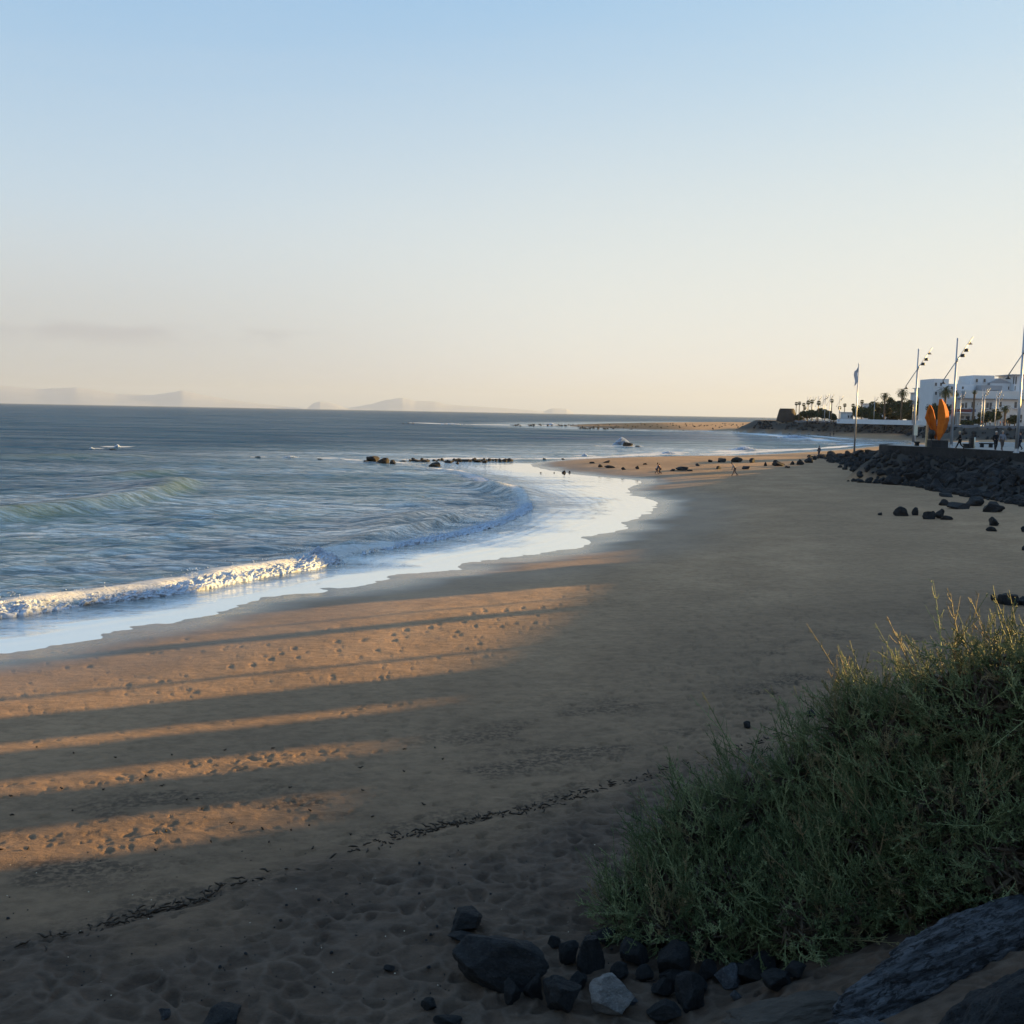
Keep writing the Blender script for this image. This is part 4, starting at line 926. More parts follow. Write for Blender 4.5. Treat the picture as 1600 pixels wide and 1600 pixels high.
# near stones (each its own mesh, finer)
def near_rock(px, py, w_, h_, lb, mat=M_ROCK, seed=1, name='stone', z=None, cuts=14, lift=.3, sub=5, rough=.055, sqz=None, rz=0.0, dx=1.0):
    p = hit(px, py); k = p.y/FPX/.98; me = rock_mesh(name, seed, sub, mat, 1.0, cuts, rough, .5, .85)
    r = w_*k*.52; h_ = h_*1.06; o = bpy.data.objects.new(name, me); COL.objects.link(o)
    o.location = (p.x, p.y+r*.55, p.z+h_*k*lift); o.scale = (r*1.12, r*dx, h_*k*.62 if sqz is None else sqz); o.rotation_euler = (rg.uniform(-.15, .15), rg.uniform(-.2, .2), rz)
    tag(o, lb, 'rock'); return o
NEAR = [(788, 1548, 132, 80, 'big brown black boulder, largest of the stones on the near sand', M_ROCK, 3, 13), (800, 1568, 40, 40, 'narrow black stone leaning on the front of the big boulder', M_ROCK, 5, 12), (835, 1562, 30, 38, 'small dark stone wedged between the big boulder and a blue black one', M_ROCK, 6, 10),
        (877, 1586, 82, 66, 'angular blue black stone in front, left of the pale stone', M_ROCK, 8, 16), (922, 1520, 54, 70, 'upright jagged black stone behind the pale stone', M_ROCK, 9, 15), (890, 1508, 40, 38, 'low jagged black stone left of the upright one', M_ROCK, 10, 15),
        (955, 1592, 94, 56, 'pale pinkish grey angular stone, the only light one', M_PALE, 12, 17), (728, 1458, 70, 30, 'rounded black rock alone on the sand, upper left of the stones', M_ROCK, 13, 12), (727, 1478, 52, 14, 'low dark rock just below the rounded lone one', M_ROCK, 14, 12),
        (672, 1580, 28, 17, 'small dark pebble rock at the left of the boulders', M_ROCK, 15, 12), (700, 1606, 40, 14, 'dark stone cut by the bottom edge below the pebble rock', M_ROCK, 16, 12), (345, 1608, 66, 26, 'black rock cut by the bottom edge at left', M_ROCK, 17, 12), (255, 1592, 20, 18, 'small rough grey stone at the bottom left', M_SLAB, 18, 12),
        (608, 1518, 16, 9, 'tiny black stone on the dimpled sand', M_ROCK, 19, 8), (995, 1510, 50, 46, 'dark stone under the left edge of the shrub', M_ROCK, 20, 14), (1050, 1524, 66, 52, 'blocky blue grey stone in front of the shrub', M_ROCK, 21, 15), (1020, 1480, 60, 34, 'dark stone half under the shrub foliage', M_ROCK, 22, 12),
        (1078, 1576, 58, 52, 'faceted dark grey stone right of the pale stone', M_ROCK, 24, 16), (1036, 1560, 42, 34, 'knobbly black stone between the pale and the faceted stones', M_ROCK, 25, 12), (1052, 1538, 38, 20, 'small dark stone above the knobbly one', M_ROCK, 26, 12), (1140, 1543, 44, 36, 'grey flecked stone below the shrub', M_SLAB, 27, 14),
        (1108, 1530, 36, 28, 'dark stone left of the grey flecked stone', M_ROCK, 28, 12), (1175, 1533, 56, 30, 'dark stone right of the grey flecked stone', M_ROCK, 29, 12), (1120, 1504, 50, 24, 'shadowed stone at the shrub foot', M_ROCK, 41, 12), (1040, 1598, 60, 26, 'low black stone right of the pale stone at the bottom', M_ROCK, 42, 12),
        (985, 1572, 26, 12, 'small flat stone touching the right of the pale stone', M_SLAB, 43, 12), (866, 1478, 26, 14, 'small dark stone at the tip of the stone heap', M_ROCK, 44, 9), (945, 1478, 40, 26, 'dark stone just left under the shrub tip', M_ROCK, 45, 12), (1270, 1120, 18, 10, 'small round dark stone on the tide line left of the shrub', M_ROCK, 46, 10), (1168, 1137, 14, 9, 'small dark stone on the sand, upper left of the shrub', M_ROCK, 47, 10),
        (1220, 1545, 60, 26, 'flat dark stone at the edge of the sandy ledge', M_ROCK, 48, 10)]
NEAR += [(905, 1545, 34, 26, 'small jagged stone between the big boulder and the upright one', M_ROCK, 51, 11), (970, 1530, 34, 24, 'small black stone behind the pale stone', M_ROCK, 52, 11), (1010, 1535, 30, 26, 'small dark stone left of the blocky blue grey one', M_ROCK, 53, 11), (815, 1500, 24, 14, 'small dark stone touching the back of the big boulder', M_ROCK, 54, 10),
         (1095, 1550, 26, 18, 'small dark stone above the faceted grey one', M_ROCK, 55, 10), (1150, 1562, 22, 12, 'flat little grey stone in front of the flecked stone', M_SLAB, 56, 10), (1198, 1520, 44, 26, 'black stone tucked under the front of the shrub', M_ROCK, 57, 12), (1245, 1530, 36, 22, 'black stone at the right end of the heap under the shrub', M_ROCK, 58, 12)]
for a in NEAR: near_rock(a[0], a[1], a[2], a[3], a[4], a[5], a[6], cuts=a[7])
# big rock slabs under the camera, bottom right
def big_slab(name, px, py, L, W, H_, rz, tilt, lb, mat=M_LAYER, seed=1, z=None, cuts=12, rough=.10):
    p = hit(px, py); me = rock_mesh(name, seed, 6, mat, 1.0, cuts, rough, .55, .9)
    o = bpy.data.objects.new(name, me); COL.objects.link(o); o.location = (p.x, p.y, p.z if z is None else z); o.scale = (L/2, W/2, H_/2)
    o.rotation_euler = (tilt[0], tilt[1], rz); tag(o, lb, 'rock'); return o
big_slab('rock_slab', 1500, 1500, 3.0, 1.1, .95, rad(24), (rad(-14), rad(-8)), 'long grey layered rock slab slanting up to the right edge under the shrub', seed=62, cuts=16)
big_slab('rock_slab', 1560, 1600, 1.9, .9, .8, rad(30), (rad(-8), rad(-4)), 'dark cracked rock slab at the bottom right corner with pale flecks', M_ROCK, seed=63, cuts=16)
big_slab('rock_slab', 1270, 1600, 1.9, .9, .34, rad(12), (rad(-6), 0), 'flat sandy brown ledge left of the long grey slab', simple('sandy_rock', (.070, .056, .046), .9, .4, 2.5, bump=.9), seed=64, cuts=10)
big_slab('rock_slab', 1370, 1640, 1.2, .6, .42, rad(-10), (0, .1), 'rough grey rock at the bottom edge below the long slab', M_SLAB, seed=65)

# ------------------------------------------------------------------ foam of the breaking wave (real lumps of froth)
def foam_strip(px0, px1, hgt, wid, name, lb, seed, dens=.045, both=.4):
    P = np.array([tuple(p) for p in FRONT]); proj = []
    for p in P:
        v = np.array([p[0], p[1], 0])-np.array([0, 0, CAM_H]); x = v@_R; z = -(v@-(-np.cross(_R, _U)*-1)) if False else v@_F
        proj.append(800+FPX*x/z)
    proj = np.array(proj); i0 = int(np.argmin(abs(proj[:30*3]-px0))); i1 = int(np.argmin(abs(proj-px1)[:len(proj)])); 
    Q = P[min(i0, i1):max(i0, i1)+1]; L = np.r_[0, np.cumsum(np.hypot(*np.diff(Q, axis=0).T))]; n = int(L[-1]/dens); m_ = int(wid/dens*1.5)
    s = np.linspace(0, L[-1], n); cx = np.interp(s, L, Q[:, 0]); cy_ = np.interp(s, L, Q[:, 1]); tx = np.gradient(cx); ty = np.gradient(cy_); ll = np.hypot(tx, ty); nx, ny = ty/ll, -tx/ll   # shore side
    v = np.linspace(-1, 1, m_); S, Vv = np.meshgrid(s, v, indexing='ij')
    CX = cx[:, None]; CY = cy_[:, None]; NX = nx[:, None]; NY = ny[:, None]
    w_ = wid*(.55+.7*fbm(S*.35, S*0+seed, 3, seed)); endt = sstep(0, 1.2, S)*sstep(0, 1.2, L[-1]-S)
    prof = np.sqrt(np.clip(1-Vv**2, 0, 1))**.8*np.where(Vv > 0, 1, .9)
    lump = fbm(S*2.8, Vv*wid*2.2, 4, seed+1)-.35; lump2 = fbm(S*7, Vv*wid*7, 3, seed+2)-.5; big = .5+.9*fbm(S*.5, Vv*0, 2, seed+4)
    Z_ = prof*endt*(hgt*big*(.45+1.1*np.clip(lump+.2, 0, 1))+.24*lump2+.12*(fbm(S*16, Vv*wid*16, 2, seed+6)-.5))-.03
    O_ = Vv*w_*.5+.34*lump*prof+.22*lump2+.06*(fbm(S*15, Vv*wid*15, 2, seed+12)-.5)
    T_ = .18*(fbm(S*3, Vv*wid*3, 3, seed+9)-.5)
    Xx = CX+NX*(O_+.1)+T_*tx[:, None]/ll[:, None]; Yy = CY+NY*(O_+.1)+T_*ty[:, None]/ll[:, None]
    i = np.arange(n-1)[:, None]*m_+np.arange(m_-1)[None, :]; Fc = np.stack([i, i+1, i+1+m_, i+m_], -1).reshape(-1, 4)
    allv = [np.stack([Xx.ravel(), Yy.ravel(), Z_.ravel()], 1)]; allf = [np.c_[Fc, ]]
    # flying blobs along the crest
    ico = bpy.data.meshes.new('t'); bm = bmesh.new(); bmesh.ops.create_icosphere(bm, subdivisions=1, radius=1); bm.verts.ensure_lookup_table(); iv = np.array([q.co[:] for q in bm.verts]); if_ = np.array([[q.index for q in f.verts] for f in bm.faces]); bm.free(); bpy.data.meshes.remove(ico)
    rn = np.random.default_rng(seed); k = n*m_; nb = int(L[-1]*170); tri_v = []; tri_f = []; kk = 0
    for _ in range(nb):
        a = rn.integers(3, n-3); o_ = rn.normal(-.05, .30)*wid; hh = hgt*big[a, 0]*(rn.random()**1.6)*1.25*endt[a, 0]+.02; r = rn.uniform(.006, .026)
        c = np.array([cx[a]+nx[a]*o_, cy_[a]+ny[a]*o_, hh]); tri_v.append(iv*r*rn.uniform(.6, 1.4, 3)+c); tri_f.append(if_+kk); kk += len(iv)
    o = mesh_np(name, allv[0], allf[0], M_FOAM); tag(o, lb, 'foam', kind='stuff')
    o2 = mesh_np('foam_spray', np.vstack(tri_v), np.vstack(tri_f), M_FOAM); tag(o2, lb.replace('froth', 'flying drops'), 'spray', kind='stuff')
foam_strip(-120, 520, .40, 1.9, 'wave_foam', 'white froth of the breaking wave at the left of the shore', 3, .035)
foam_strip(440, 518, .55, 1.6, 'wave_foam', 'white froth leaping up where the breaking wave ends', 13)
foam_strip(530, 700, .17, 1.3, 'wave_foam', 'shaded froth of the wave along the middle of the shore', 5)
foam_strip(700, 822, .16, 1.8, 'wave_foam', 'shaded froth of the wave curling towards the spit', 7, .06)
# bursts of spray over the outer rocks
def burst(px, py, w_, h_, lb, n_=260, lean=0.0, seed=1):
    x, y = at(px, py, 0); k = y/FPX; rn = np.random.default_rng(seed); bm = bmesh.new(); bmesh.ops.create_icosphere(bm, subdivisions=1, radius=1); bm.verts.ensure_lookup_table(); iv = np.array([q.co[:] for q in bm.verts]); if_ = np.array([[q.index for q in f.verts] for f in bm.faces]); bm.free()
    vs = []; fs = []; kk = 0
    for _ in range(n_):
        u_ = rn.random()**.8; a = rn.normal(0, .28)*(1-.5*u_); z = u_*h_*k*(1-min(1, abs(a)*1.2)); r = k*rn.uniform(.4, 1.5)*(1.15-u_*.7)*(1.5 if y < 80 else 1)
        vs.append(iv*r*rn.uniform(.6, 1.3, 3)+[x+a*w_*k+lean*z, y+rn.normal(0, .2)*w_*k*.6, z]); fs.append(if_+kk); kk += len(iv)
    o = mesh_np('foam_spray', np.vstack(vs), np.vstack(fs), M_FOAM); tag(o, lb, 'spray', kind='stuff')
burst(974, 695, 24, 12, 'burst of white spray behind the dark rock out in the bay', 800, -.25, 3)
burst(1163, 703.5, 34, 6, 'white crest of the wave curling in on the far side of the spit', 420, .2, 4)
burst(1045, 709, 22, 4, 'small white breaker beyond the spit', 200, 0, 5)
burst(1240, 684.5, 40, 5, 'white breaker rolling into the cove', 420, .3, 6)
burst(184, 699, 9, 4.5, 'small white breaker over a hidden rock at left', 140, 0, 7)
burst(143, 702, 7, 3, 'smallest white breaker at far left', 90, 0, 8)
burst(862, 664.5, 14, 3, 'white breaker at the tip of the far reef', 160, 0, 9)
burst(914, 712.5, 8, 4, 'little white splash above the tip of the spit', 90, 0, 10)
burst(705, 663.5, 40, 1.8, 'thin white surf along the outer reef', 200, 0, 11)
burst(455, 715, 22, 2.5, 'thin surf along the awash rocks at left', 160, 0, 12)
burst(745, 765, 26, 5, 'crest of froth where the wave peaks near the shore bend', 240, 0, 14)
burst(800, 770, 24, 4, 'curl of froth at the end of the peaking wave', 200, 0, 15)
burst(497, 880, 46, 27, 'splash of froth leaping at the right end of the sunlit breaking wave', 1500, 0, 21)
burst(455, 888, 60, 17, 'low splash on the crest left of the highest leap of the wave', 1100, 0, 22)
burst(300, 913, 90, 16, 'ragged splash on the crest of the wave left of the middle', 1200, 0, 23)
burst(120, 940, 110, 17, 'ragged splash on the crest of the wave near the left edge', 1300, 0, 24)
# ------------------------------------------------------------------ palms and trees across the bay
def leafmat(name, c1, c2, sc=4., tr=.15):
    t = NT(name, .7, .2); n = t.noise(sc, 4, .6, vec=t.tc.outputs['Object'])
    t.col(t.mix(t.ramp(n, [(.3, 0.), (.7, 1.)]), c1, c2)); return t.m
M_PALM = leafmat('palm_green', (.030, .042, .018), (.075, .090, .035), 1.2)
M_TREE = leafmat('tree_green', (.022, .036, .018), (.050, .068, .030), .5)
M_BARK = simple('palm_bark', (.14, .10, .07), .95, .3, 3, bump=.4)
def date_crown(seed, R_=3.2, n_=46):
    rg_ = random.Random(seed); V = []; Fc = []
    for i in range(n_):
        az_ = i*2.39996; el = rad(78-105*(i/n_)+rg_.uniform(-8, 8)); L = R_*rg_.uniform(.85, 1.1); d = Vector((math.cos(az_), math.sin(az_), 0)); p = Vector((0, 0, 0)); a = el; side = Vector((-d.y, d.x, 0)); K = 9
        for k in range(K):
            step = L/K; nx_ = p+(d*math.cos(a)+Vector((0, 0, 1))*math.sin(a))*step; dirv = (nx_-p).normalized(); up = side.cross(dirv)
            if k > 0:
                w_ = .55*(1-.6*abs(k/K-.35))*(R_/3.2)
                for sgn in (-1, 1):
                    for q in (0, .5):
                        b = p+(nx_-p)*q; tip = b+side*sgn*w_+dirv*w_*.7-up*rg_.uniform(.05, .3)*w_; u2 = dirv*.07*R_/3.2
                        j = len(V); V += [b-u2, b+u2, tip]; Fc.append((j, j+1, j+2))
            j = len(V); V += [p+side*.035, p-side*.035, nx_-side*.03, nx_+side*.03]; Fc.append((j, j+1, j+2, j+3))
            p = nx_; a -= rad(rg_.uniform(9, 15))
    return V, Fc
def fan_crown(seed, R_=1.35):
    rg_ = random.Random(seed); V = []; Fc = []
    for i in range(60):
        az_ = i*2.39996; el = rad(70-135*(i/60)+rg_.uniform(-8, 8)); d = Vector((math.cos(az_)*math.cos(el), math.sin(az_)*math.cos(el), math.sin(el))); c = d*R_*.5; s_ = d.cross(Vector((0, 0, 1))).normalized(); u_ = s_.cross(d)
        for k in range(9):
            a = rad(-75+150*k/8); e = (d*math.cos(a)+s_*math.sin(a)).normalized(); tip = c+e*R_*.52*rg_.uniform(.85, 1.1)-Vector((0, 0, .1))*R_; w_ = (s_*math.cos(a)-d*math.sin(a))*.05*R_
            j = len(V); V += [c, c+e*R_*.3+w_, tip, c+e*R_*.3-w_]; Fc.append((j, j+1, j+2, j+3))
    return V, Fc
def trunk_mb(h, r0, r1, bend=.0):
    m = MB(); n = 8; m.tube([(bend*math.sin(i/n*1.5), 0, h*i/n) for i in range(n+1)], [r0+(r1-r0)*i/n+(.03 if i % 2 else 0) for i in range(n+1)], 9); return m
def mk_palm(kind, h, seed, R_=None):
    if kind == 'fan': V, Fc = fan_crown(seed, R_ or 1.35); r = empty('fan_palm')
    else: V, Fc = date_crown(seed, R_ or 3.2); r = empty('date_palm')
    V = [v+Vector((0, 0, h)) for v in V]; mesh_np('crown', V, Fc, M_PALM, r, False); trunk_mb(h, *((.19, .14) if kind == 'fan' else (.38, .30))).build('trunk', M_BARK, r, True); return r
FANS = [(1244.4, 630.6, 475, 'leftmost fan palm of the grove, beside the kiln'), (1249.2, 629.8, 462, 'second fan palm from the kiln'), (1256, 632, 470, 'fan palm third from the kiln, lower than its neighbours'), (1263, 628.8, 458, 'fan palm in the middle of the grove with a thick head'), (1268.8, 627.3, 466, 'tallest fan palm of the grove'),
        (1257.5, 637.5, 480, 'short fan palm low in the left of the grove'), (1279.4, 629.4, 450, 'fan palm at the right end of the grove'), (1300, 626.2, 430, 'thin lone fan palm between two lamp posts'), (1320, 633, 440, 'small fan palm left of the flagpole'), (1312, 637, 452, 'tiny fan palm left of another small one'),
        (1333, 633.5, 436, 'fan palm half hidden by the flagpole'), (1347, 627.6, 424, 'fan palm just right of the flagpole above the trees')]
for i, (px, py, Y, lb) in enumerate(FANS):
    p = atY(px, py, Y); zb = Z2-.2; h = p.z-zb; r = mk_palm('fan', h, i, .95*(1.2 if i in (3, 4, 6) else 1.0)); r.location = (p.x, Y, zb); tag(r, lb, 'palm tree', 'fan palms across the bay')
DATES = [(1383, 618, 402, 2.5, 'date palm above the trees, first right of the flagpole'), (1410, 613, 392, 3.0, 'big date palm above the trees left of a near lamp post'), (1478, 611, 338, 3.4, 'big date palm in front of the hotel, above the sculpture'), (1493, 614, 344, 2.0, 'smaller date palm touching the big one before the hotel'),
         (1571, 638, 325, 2.1, 'small date palm before the ground floor of the hotel'), (1437, 626, 372, 2.3, 'date palm among the dark trees left of the hotel'), (1523, 612, 346, 1.3, 'small dark palm head before the upper storey of the hotel')]
for i, (px, py, Y, R_, lb) in enumerate(DATES):
    p = atY(px, py, Y); zb = Z2-.2; r = mk_palm('date', max(p.z-zb, .5), 40+i, R_); r.location = (p.x, Y, zb); tag(r, lb, 'palm tree', 'date palms across the bay')
def leafy(rx, rz, n_, seed, leaf=.42):
    rn = np.random.default_rng(seed); nc = 13; cc = rn.normal(0, 1, (nc, 3)); cc /= np.linalg.norm(cc, axis=1)[:, None]; cc *= rn.uniform(.35, .8, nc)[:, None]; cr = rn.uniform(.28, .5, nc)
    k = rn.integers(0, nc, n_); d = rn.normal(0, 1, (n_, 3)); d /= np.linalg.norm(d, axis=1)[:, None]; P = cc[k]+d*cr[k][:, None]*rn.uniform(.6, 1.05, n_)[:, None]; P[:, 2] = np.maximum(P[:, 2], -.75); P *= [rx, rx, rz]
    a = rn.normal(0, 1, (n_, 3)); a /= np.linalg.norm(a, axis=1)[:, None]; b = np.cross(a, rn.normal(0, 1, (n_, 3))); b /= np.linalg.norm(b, axis=1)[:, None]; s_ = leaf*rn.uniform(.6, 1.3, n_)[:, None]
    V = np.stack([P-a*s_*.5, P+b*s_*.28, P+a*s_*.5, P-b*s_*.28], 1).reshape(-1, 3); return V, np.arange(n_*4).reshape(-1, 4)
def mk_tree(px, ytop, wpx, Y, lb, n_=3000, name='tree', grp='dark trees across the bay', base=None, leaf=.65):
    t_ = atY(px, ytop, Y); zb = Z2-.2 if base is None else base; rx = wpx*Y/FPX*.6; h = t_.z-zb; rz = h*.42 if h > rx else h*.5
    r = empty(name, (t_.x, Y, zb)); V, Fc = leafy(rx, rz, n_, int(px), leaf); V[:, 2] += h-rz*.95
    mesh_np('crown', V, Fc, M_TREE, r, False); m = MB(); m.tube([(0, 0, 0), (.1, 0, h*.3), (.3, .1, h*.6)], [.22, .17, .1], 7)
    for k in range(3): m.tube([(.1, 0, h*.3), (math.cos(k*2.1)*rx*.4, math.sin(k*2.1)*rx*.4, h*.62)], [.12, .05], 6)
    m.build('trunk', M_BARK, r, True); tag(r, lb, 'tree', grp)
for a in [(1262, 641, 26, 468, 'dark bushy tree at the left under the fan palms'), (1276, 636, 24, 456, 'dark rounded tree in the middle of the palm grove'), (1289, 639, 20, 446, 'dark tree at the right end of the palm grove'), (1247, 648, 16, 476, 'low dark bush between the kiln and the grove'),
          (1303, 647, 14, 438, 'small low bush under the thin lone palm'), (1321, 650, 14, 446, 'low grey green bush left of the flagpole'), (1343, 634, 26, 424, 'dark tree right behind the flagpole'), (1358, 632, 26, 418, 'dark tree under the small pale house'), (1372, 626, 28, 412, 'dark tree rising left of the first date palm'),
          (1390, 622, 26, 406, 'dark tree between the two date palms'), (1409, 622, 30, 400, 'dark tree below the big date palm'), (1428, 622, 26, 386, 'dark tree behind a near lamp post'), (1446, 624, 24, 376, 'dark tree left of the orange sculpture'), (1462, 622, 24, 362, 'dark tall bush behind the top of the orange sculpture'),
          (1397, 645, 26, 408, 'low dark bush in front of the white house'), (1420, 643, 24, 392, 'low dark bush right of the white house'), (1368, 645, 20, 404, 'low dark bush left of the white house'), (1476, 628, 20, 345, 'dark bush under the big date palm by the hotel')]:
    mk_tree(*a)
mk_tree(1447, 613, 20, 380, 'tall dark tree against the narrow white house', n_=2500); mk_tree(1464, 630, 16, 356, 'dark bush left of the base of the hotel'); mk_tree(1578, 652, 14, 338, 'small bush right of the small hotel palm', n_=900)
for a in [(1541, 643, 20, 338, 'dark round bush before the hotel, left of a pair of lamps'), (1556, 641, 18, 334, 'dark round bush behind the right hand lamp at the hotel'), (1530, 652, 16, 342, 'low bush at the foot of the two close lamp posts'), (1586, 650, 16, 336, 'low dark bush by the hotel entrance'), (1510, 656, 20, 342, 'low hedge bush under the maroon awning')]:
    mk_tree(*a, n_=1800, name='bush')

# ------------------------------------------------------------------ the shrubs on the bank
t = NT('shrub_leaf', .65, .25)
oi = t.attr('tone'); n = t.noise(1.6, 3, .5)
c = t.mix(t.ramp(n, [(.35, 0.), (.65, 1.)]), (.036, .062, .022), (.085, .108, .042)); c = t.mix(oi, c, (.24, .27, .13)); c = t.mix(t.attr('dry'), c, (.24, .17, .09)); t.col(c)
t.p.inputs['Subsurface Weight'].default_value = 0.0
M_SHRUB = t.m
M_TWIG = simple('shrub_wood', (.075, .055, .038), .9, .3, 5)
def make_shrub(name, lobes, n_tw, seed, lb, long_sprigs=(), dryness=.1):
    rn = np.random.default_rng(seed); C_ = np.array([l[:3] for l in lobes]); Rr = np.array([l[3:6] for l in lobes]); wts = Rr[:, 0]*Rr[:, 2]+Rr[:, 0]*Rr[:, 1]; wts /= wts.sum()
    roots = []; dirs = []; lens = []
    while len(roots) < n_tw:
        k = rn.choice(len(lobes), p=wts); d = rn.normal(0, 1, 3); d /= np.linalg.norm(d)
        if d[2] < -.8: continue
        depth = rn.uniform(.55, 1.12)**.8; p = C_[k]+d*Rr[k]*depth*(1+.17*math.sin(7*d[0]+seed)+.13*math.sin(11*d[2]+3*d[1]+seed))
        inside = False
        for j in range(len(lobes)):
            if j != k and (((p-C_[j])/Rr[j])**2).sum() < .55: inside = True; break
        if inside: continue
        g = d/Rr[k]; g /= np.linalg.norm(g); dr = g*.95+np.array([-.10, 0, -.10])+rn.normal(0, .38, 3); dr /= np.linalg.norm(dr)
        roots.append(p-dr*.10); dirs.append(dr); lens.append(rn.uniform(.20, .44))
    for (p, dr, L) in long_sprigs: roots.append(np.array(p)); dirs.append(np.array(dr)/np.linalg.norm(dr)); lens.append(L)
    roots = np.array(roots); dirs = np.array(dirs); lens = np.array(lens); N = len(roots)
    VV = []; FF = []; TN = []; DR = []; base_ = 0
    dead = fbm(roots[:, 0]*1.6+seed, roots[:, 2]*1.6, 2, seed); dr_ = np.where(rn.random(N) < dryness+.45*(dead > .66), rn.uniform(.35, 1, N), 0); tone = rn.random(N)**2.0
    def sprigs(roots, dirs, lens, bend, ba, K, M_, r0, l0, l1, tone, dr_, t0):
        nonlocal base_
        N = len(roots); ts = np.linspace(0, 1, K); P = roots[:, None]+dirs[:, None]*(lens[:, None]*ts)[..., None]+bend[:, None]*((lens*ba)[:, None]*ts**2)[..., None]
        T = np.gradient(P, axis=1); T /= np.linalg.norm(T, axis=2)[..., None]+1e-9
        A = np.cross(T, np.array([.3, .2, 1.])); A /= np.linalg.norm(A, axis=2)[..., None]+1e-9; B_ = np.cross(T, A)
        rad_ = (r0*(1-.65*ts))[None, :, None]
        Vs = np.stack([P+(A*math.cos(q)+B_*math.sin(q))*rad_ for q in (0, 2.094, 4.189)], 2).reshape(-1, 3); base = (np.arange(N)*K*3)[:, None]+(np.arange(K-1)*3)[None, :]
        Fs = np.vstack([np.stack([base+q, base+(q+1) % 3, base+3+(q+1) % 3, base+3+q], -1).reshape(-1, 4) for q in range(3)])
        tl = np.linspace(t0, 1.0, M_); idx = tl*(K-1); i0 = np.minimum(idx.astype(int), K-2); fr = idx-i0
        Pl = P[:, i0]*(1-fr)[None, :, None]+P[:, i0+1]*fr[None, :, None]; Tl = T[:, i0]; Al = A[:, i0]; Bl = B_[:, i0]
        ph = (np.arange(M_)*2.4)[None, :]+rn.uniform(0, 6.28, (N, 1)); o = Al*np.cos(ph)[..., None]+Bl*np.sin(ph)[..., None]; o2 = np.cross(Tl, o)
        ll = (rn.uniform(l0, l1, (N, M_))*(1.1-.5*tl)[None])[..., None]; dv = o*.8+Tl*.65
        Vl = np.stack([Pl, Pl+dv*ll*.55+o2*ll*.24, Pl+dv*ll, Pl+dv*ll*.55-o2*ll*.24], 2).reshape(-1, 3)
        VV.append(Vs); FF.append(Fs+base_); base_ += len(Vs); VV.append(Vl); FF.append(np.arange(len(Vl)).reshape(-1, 4)+base_); base_ += len(Vl)
        TN.append(np.r_[np.repeat(tone, K*3), np.repeat(tone, M_*4)]); DR.append(np.r_[np.repeat(dr_, K*3), np.repeat(dr_, M_*4)]); return P, T, A, B_
    bend = rn.normal(0, .6, (N, 3)); bend[:, 2] += .8; ba = rn.uniform(.3, 1.1, N)
    P, T, A, B_ = sprigs(roots, dirs, lens, bend, ba, 8, 24, .0085, .018, .032, tone, dr_, .2)
    S_ = 9
    for k in range(S_):                                     # short side twigs set spirally along each branch
        kk = 2+int((k*5/S_)); q = k*2.4+rn.uniform(0, 1.5, N); o = A[:, kk]*np.cos(q)[:, None]+B_[:, kk]*np.sin(q)[:, None]; d2 = T[:, kk]*.55+o*.85; d2 /= np.linalg.norm(d2, axis=1)[:, None]
        b2 = T[:, kk]*.8+np.array([0, 0, .8])+rn.normal(0, .3, (N, 3)); sprigs(P[:, kk]+(P[:, kk+1]-P[:, kk])*rn.random((N, 1)), d2, lens*rn.uniform(.18, .42, N)*(1.15-.09*k), b2, rn.uniform(.2, .8, N), 4, 9, .005, .017, .029, np.clip(tone+rn.normal(0, .12, N), 0, 1), dr_, .1)
    r = empty(name, tuple(C_[0]*[1, 1, 0]+[0, 0, 0])); off_ = np.array(r.location)
    o_ = mesh_np('foliage', np.vstack(VV)-off_, np.vstack(FF), M_SHRUB, r, False)
    set_attr(o_, 'tone', np.concatenate(TN)); set_attr(o_, 'dry', np.concatenate(DR))
    m = MB()
    for k in range(len(lobes)):
        c = C_[k]
        for q in range(5):
            d = rn.normal(0, 1, 3); d[2] = abs(d[2])*.8; d /= np.linalg.norm(d); e = c+d*Rr[k]*.88; s_ = np.array([c[0]+rn.normal(0, .12), c[1]+rn.normal(0, .12), ground(c[0], c[1])-.05]); mid = (s_+e)/2+rn.normal(0, .10, 3)
            m.tube([s_-off_, mid-off_, e-off_], [.016, .010, .004], 5)
    m.build('stems', M_TWIG, r, True); 
    # dark tangle of old twigs filling the inside
    nn = 900*len(lobes); k = rn.choice(len(lobes), nn, p=wts); d = rn.normal(0, 1, (nn, 3)); d /= np.linalg.norm(d, axis=1)[:, None]; p = C_[k]+d*Rr[k]*(rn.random((nn, 1))**.4*.80)
    a = rn.normal(0, 1, (nn, 3)); a /= np.linalg.norm(a, axis=1)[:, None]; b = np.cross(a, rn.normal(0, 1, (nn, 3))); b /= np.linalg.norm(b, axis=1)[:, None]; s_ = rn.uniform(.10, .22, (nn, 1))
    V = np.stack([p-a*s_, p+b*s_*.10, p+a*s_, p-b*s_*.10], 1).reshape(-1, 3)-off_; mesh_np('inner_twigs', V, np.arange(len(V)).reshape(-1, 4), M_TWIG, r, False)
    tag(r, lb, 'shrub', 'saltbush shrubs on the bank'); return r
def lobe(px, py, Y, rx, ry, rz): 
    q = atY(px, py, Y); return (q.x, q.y, q.z, rx, ry, rz)
def lobe_g(px, py, rx, rz):
    q = hit(px, py); return (q.x, q.y+.32, q.z+rz*.55, rx, .45, rz)
def lp(px, py, Y, r, rz):
    q = atY(px, py, Y); k = Y/FPX; return (q.x, q.y, q.z, r*k, r*k*.85, rz*k)
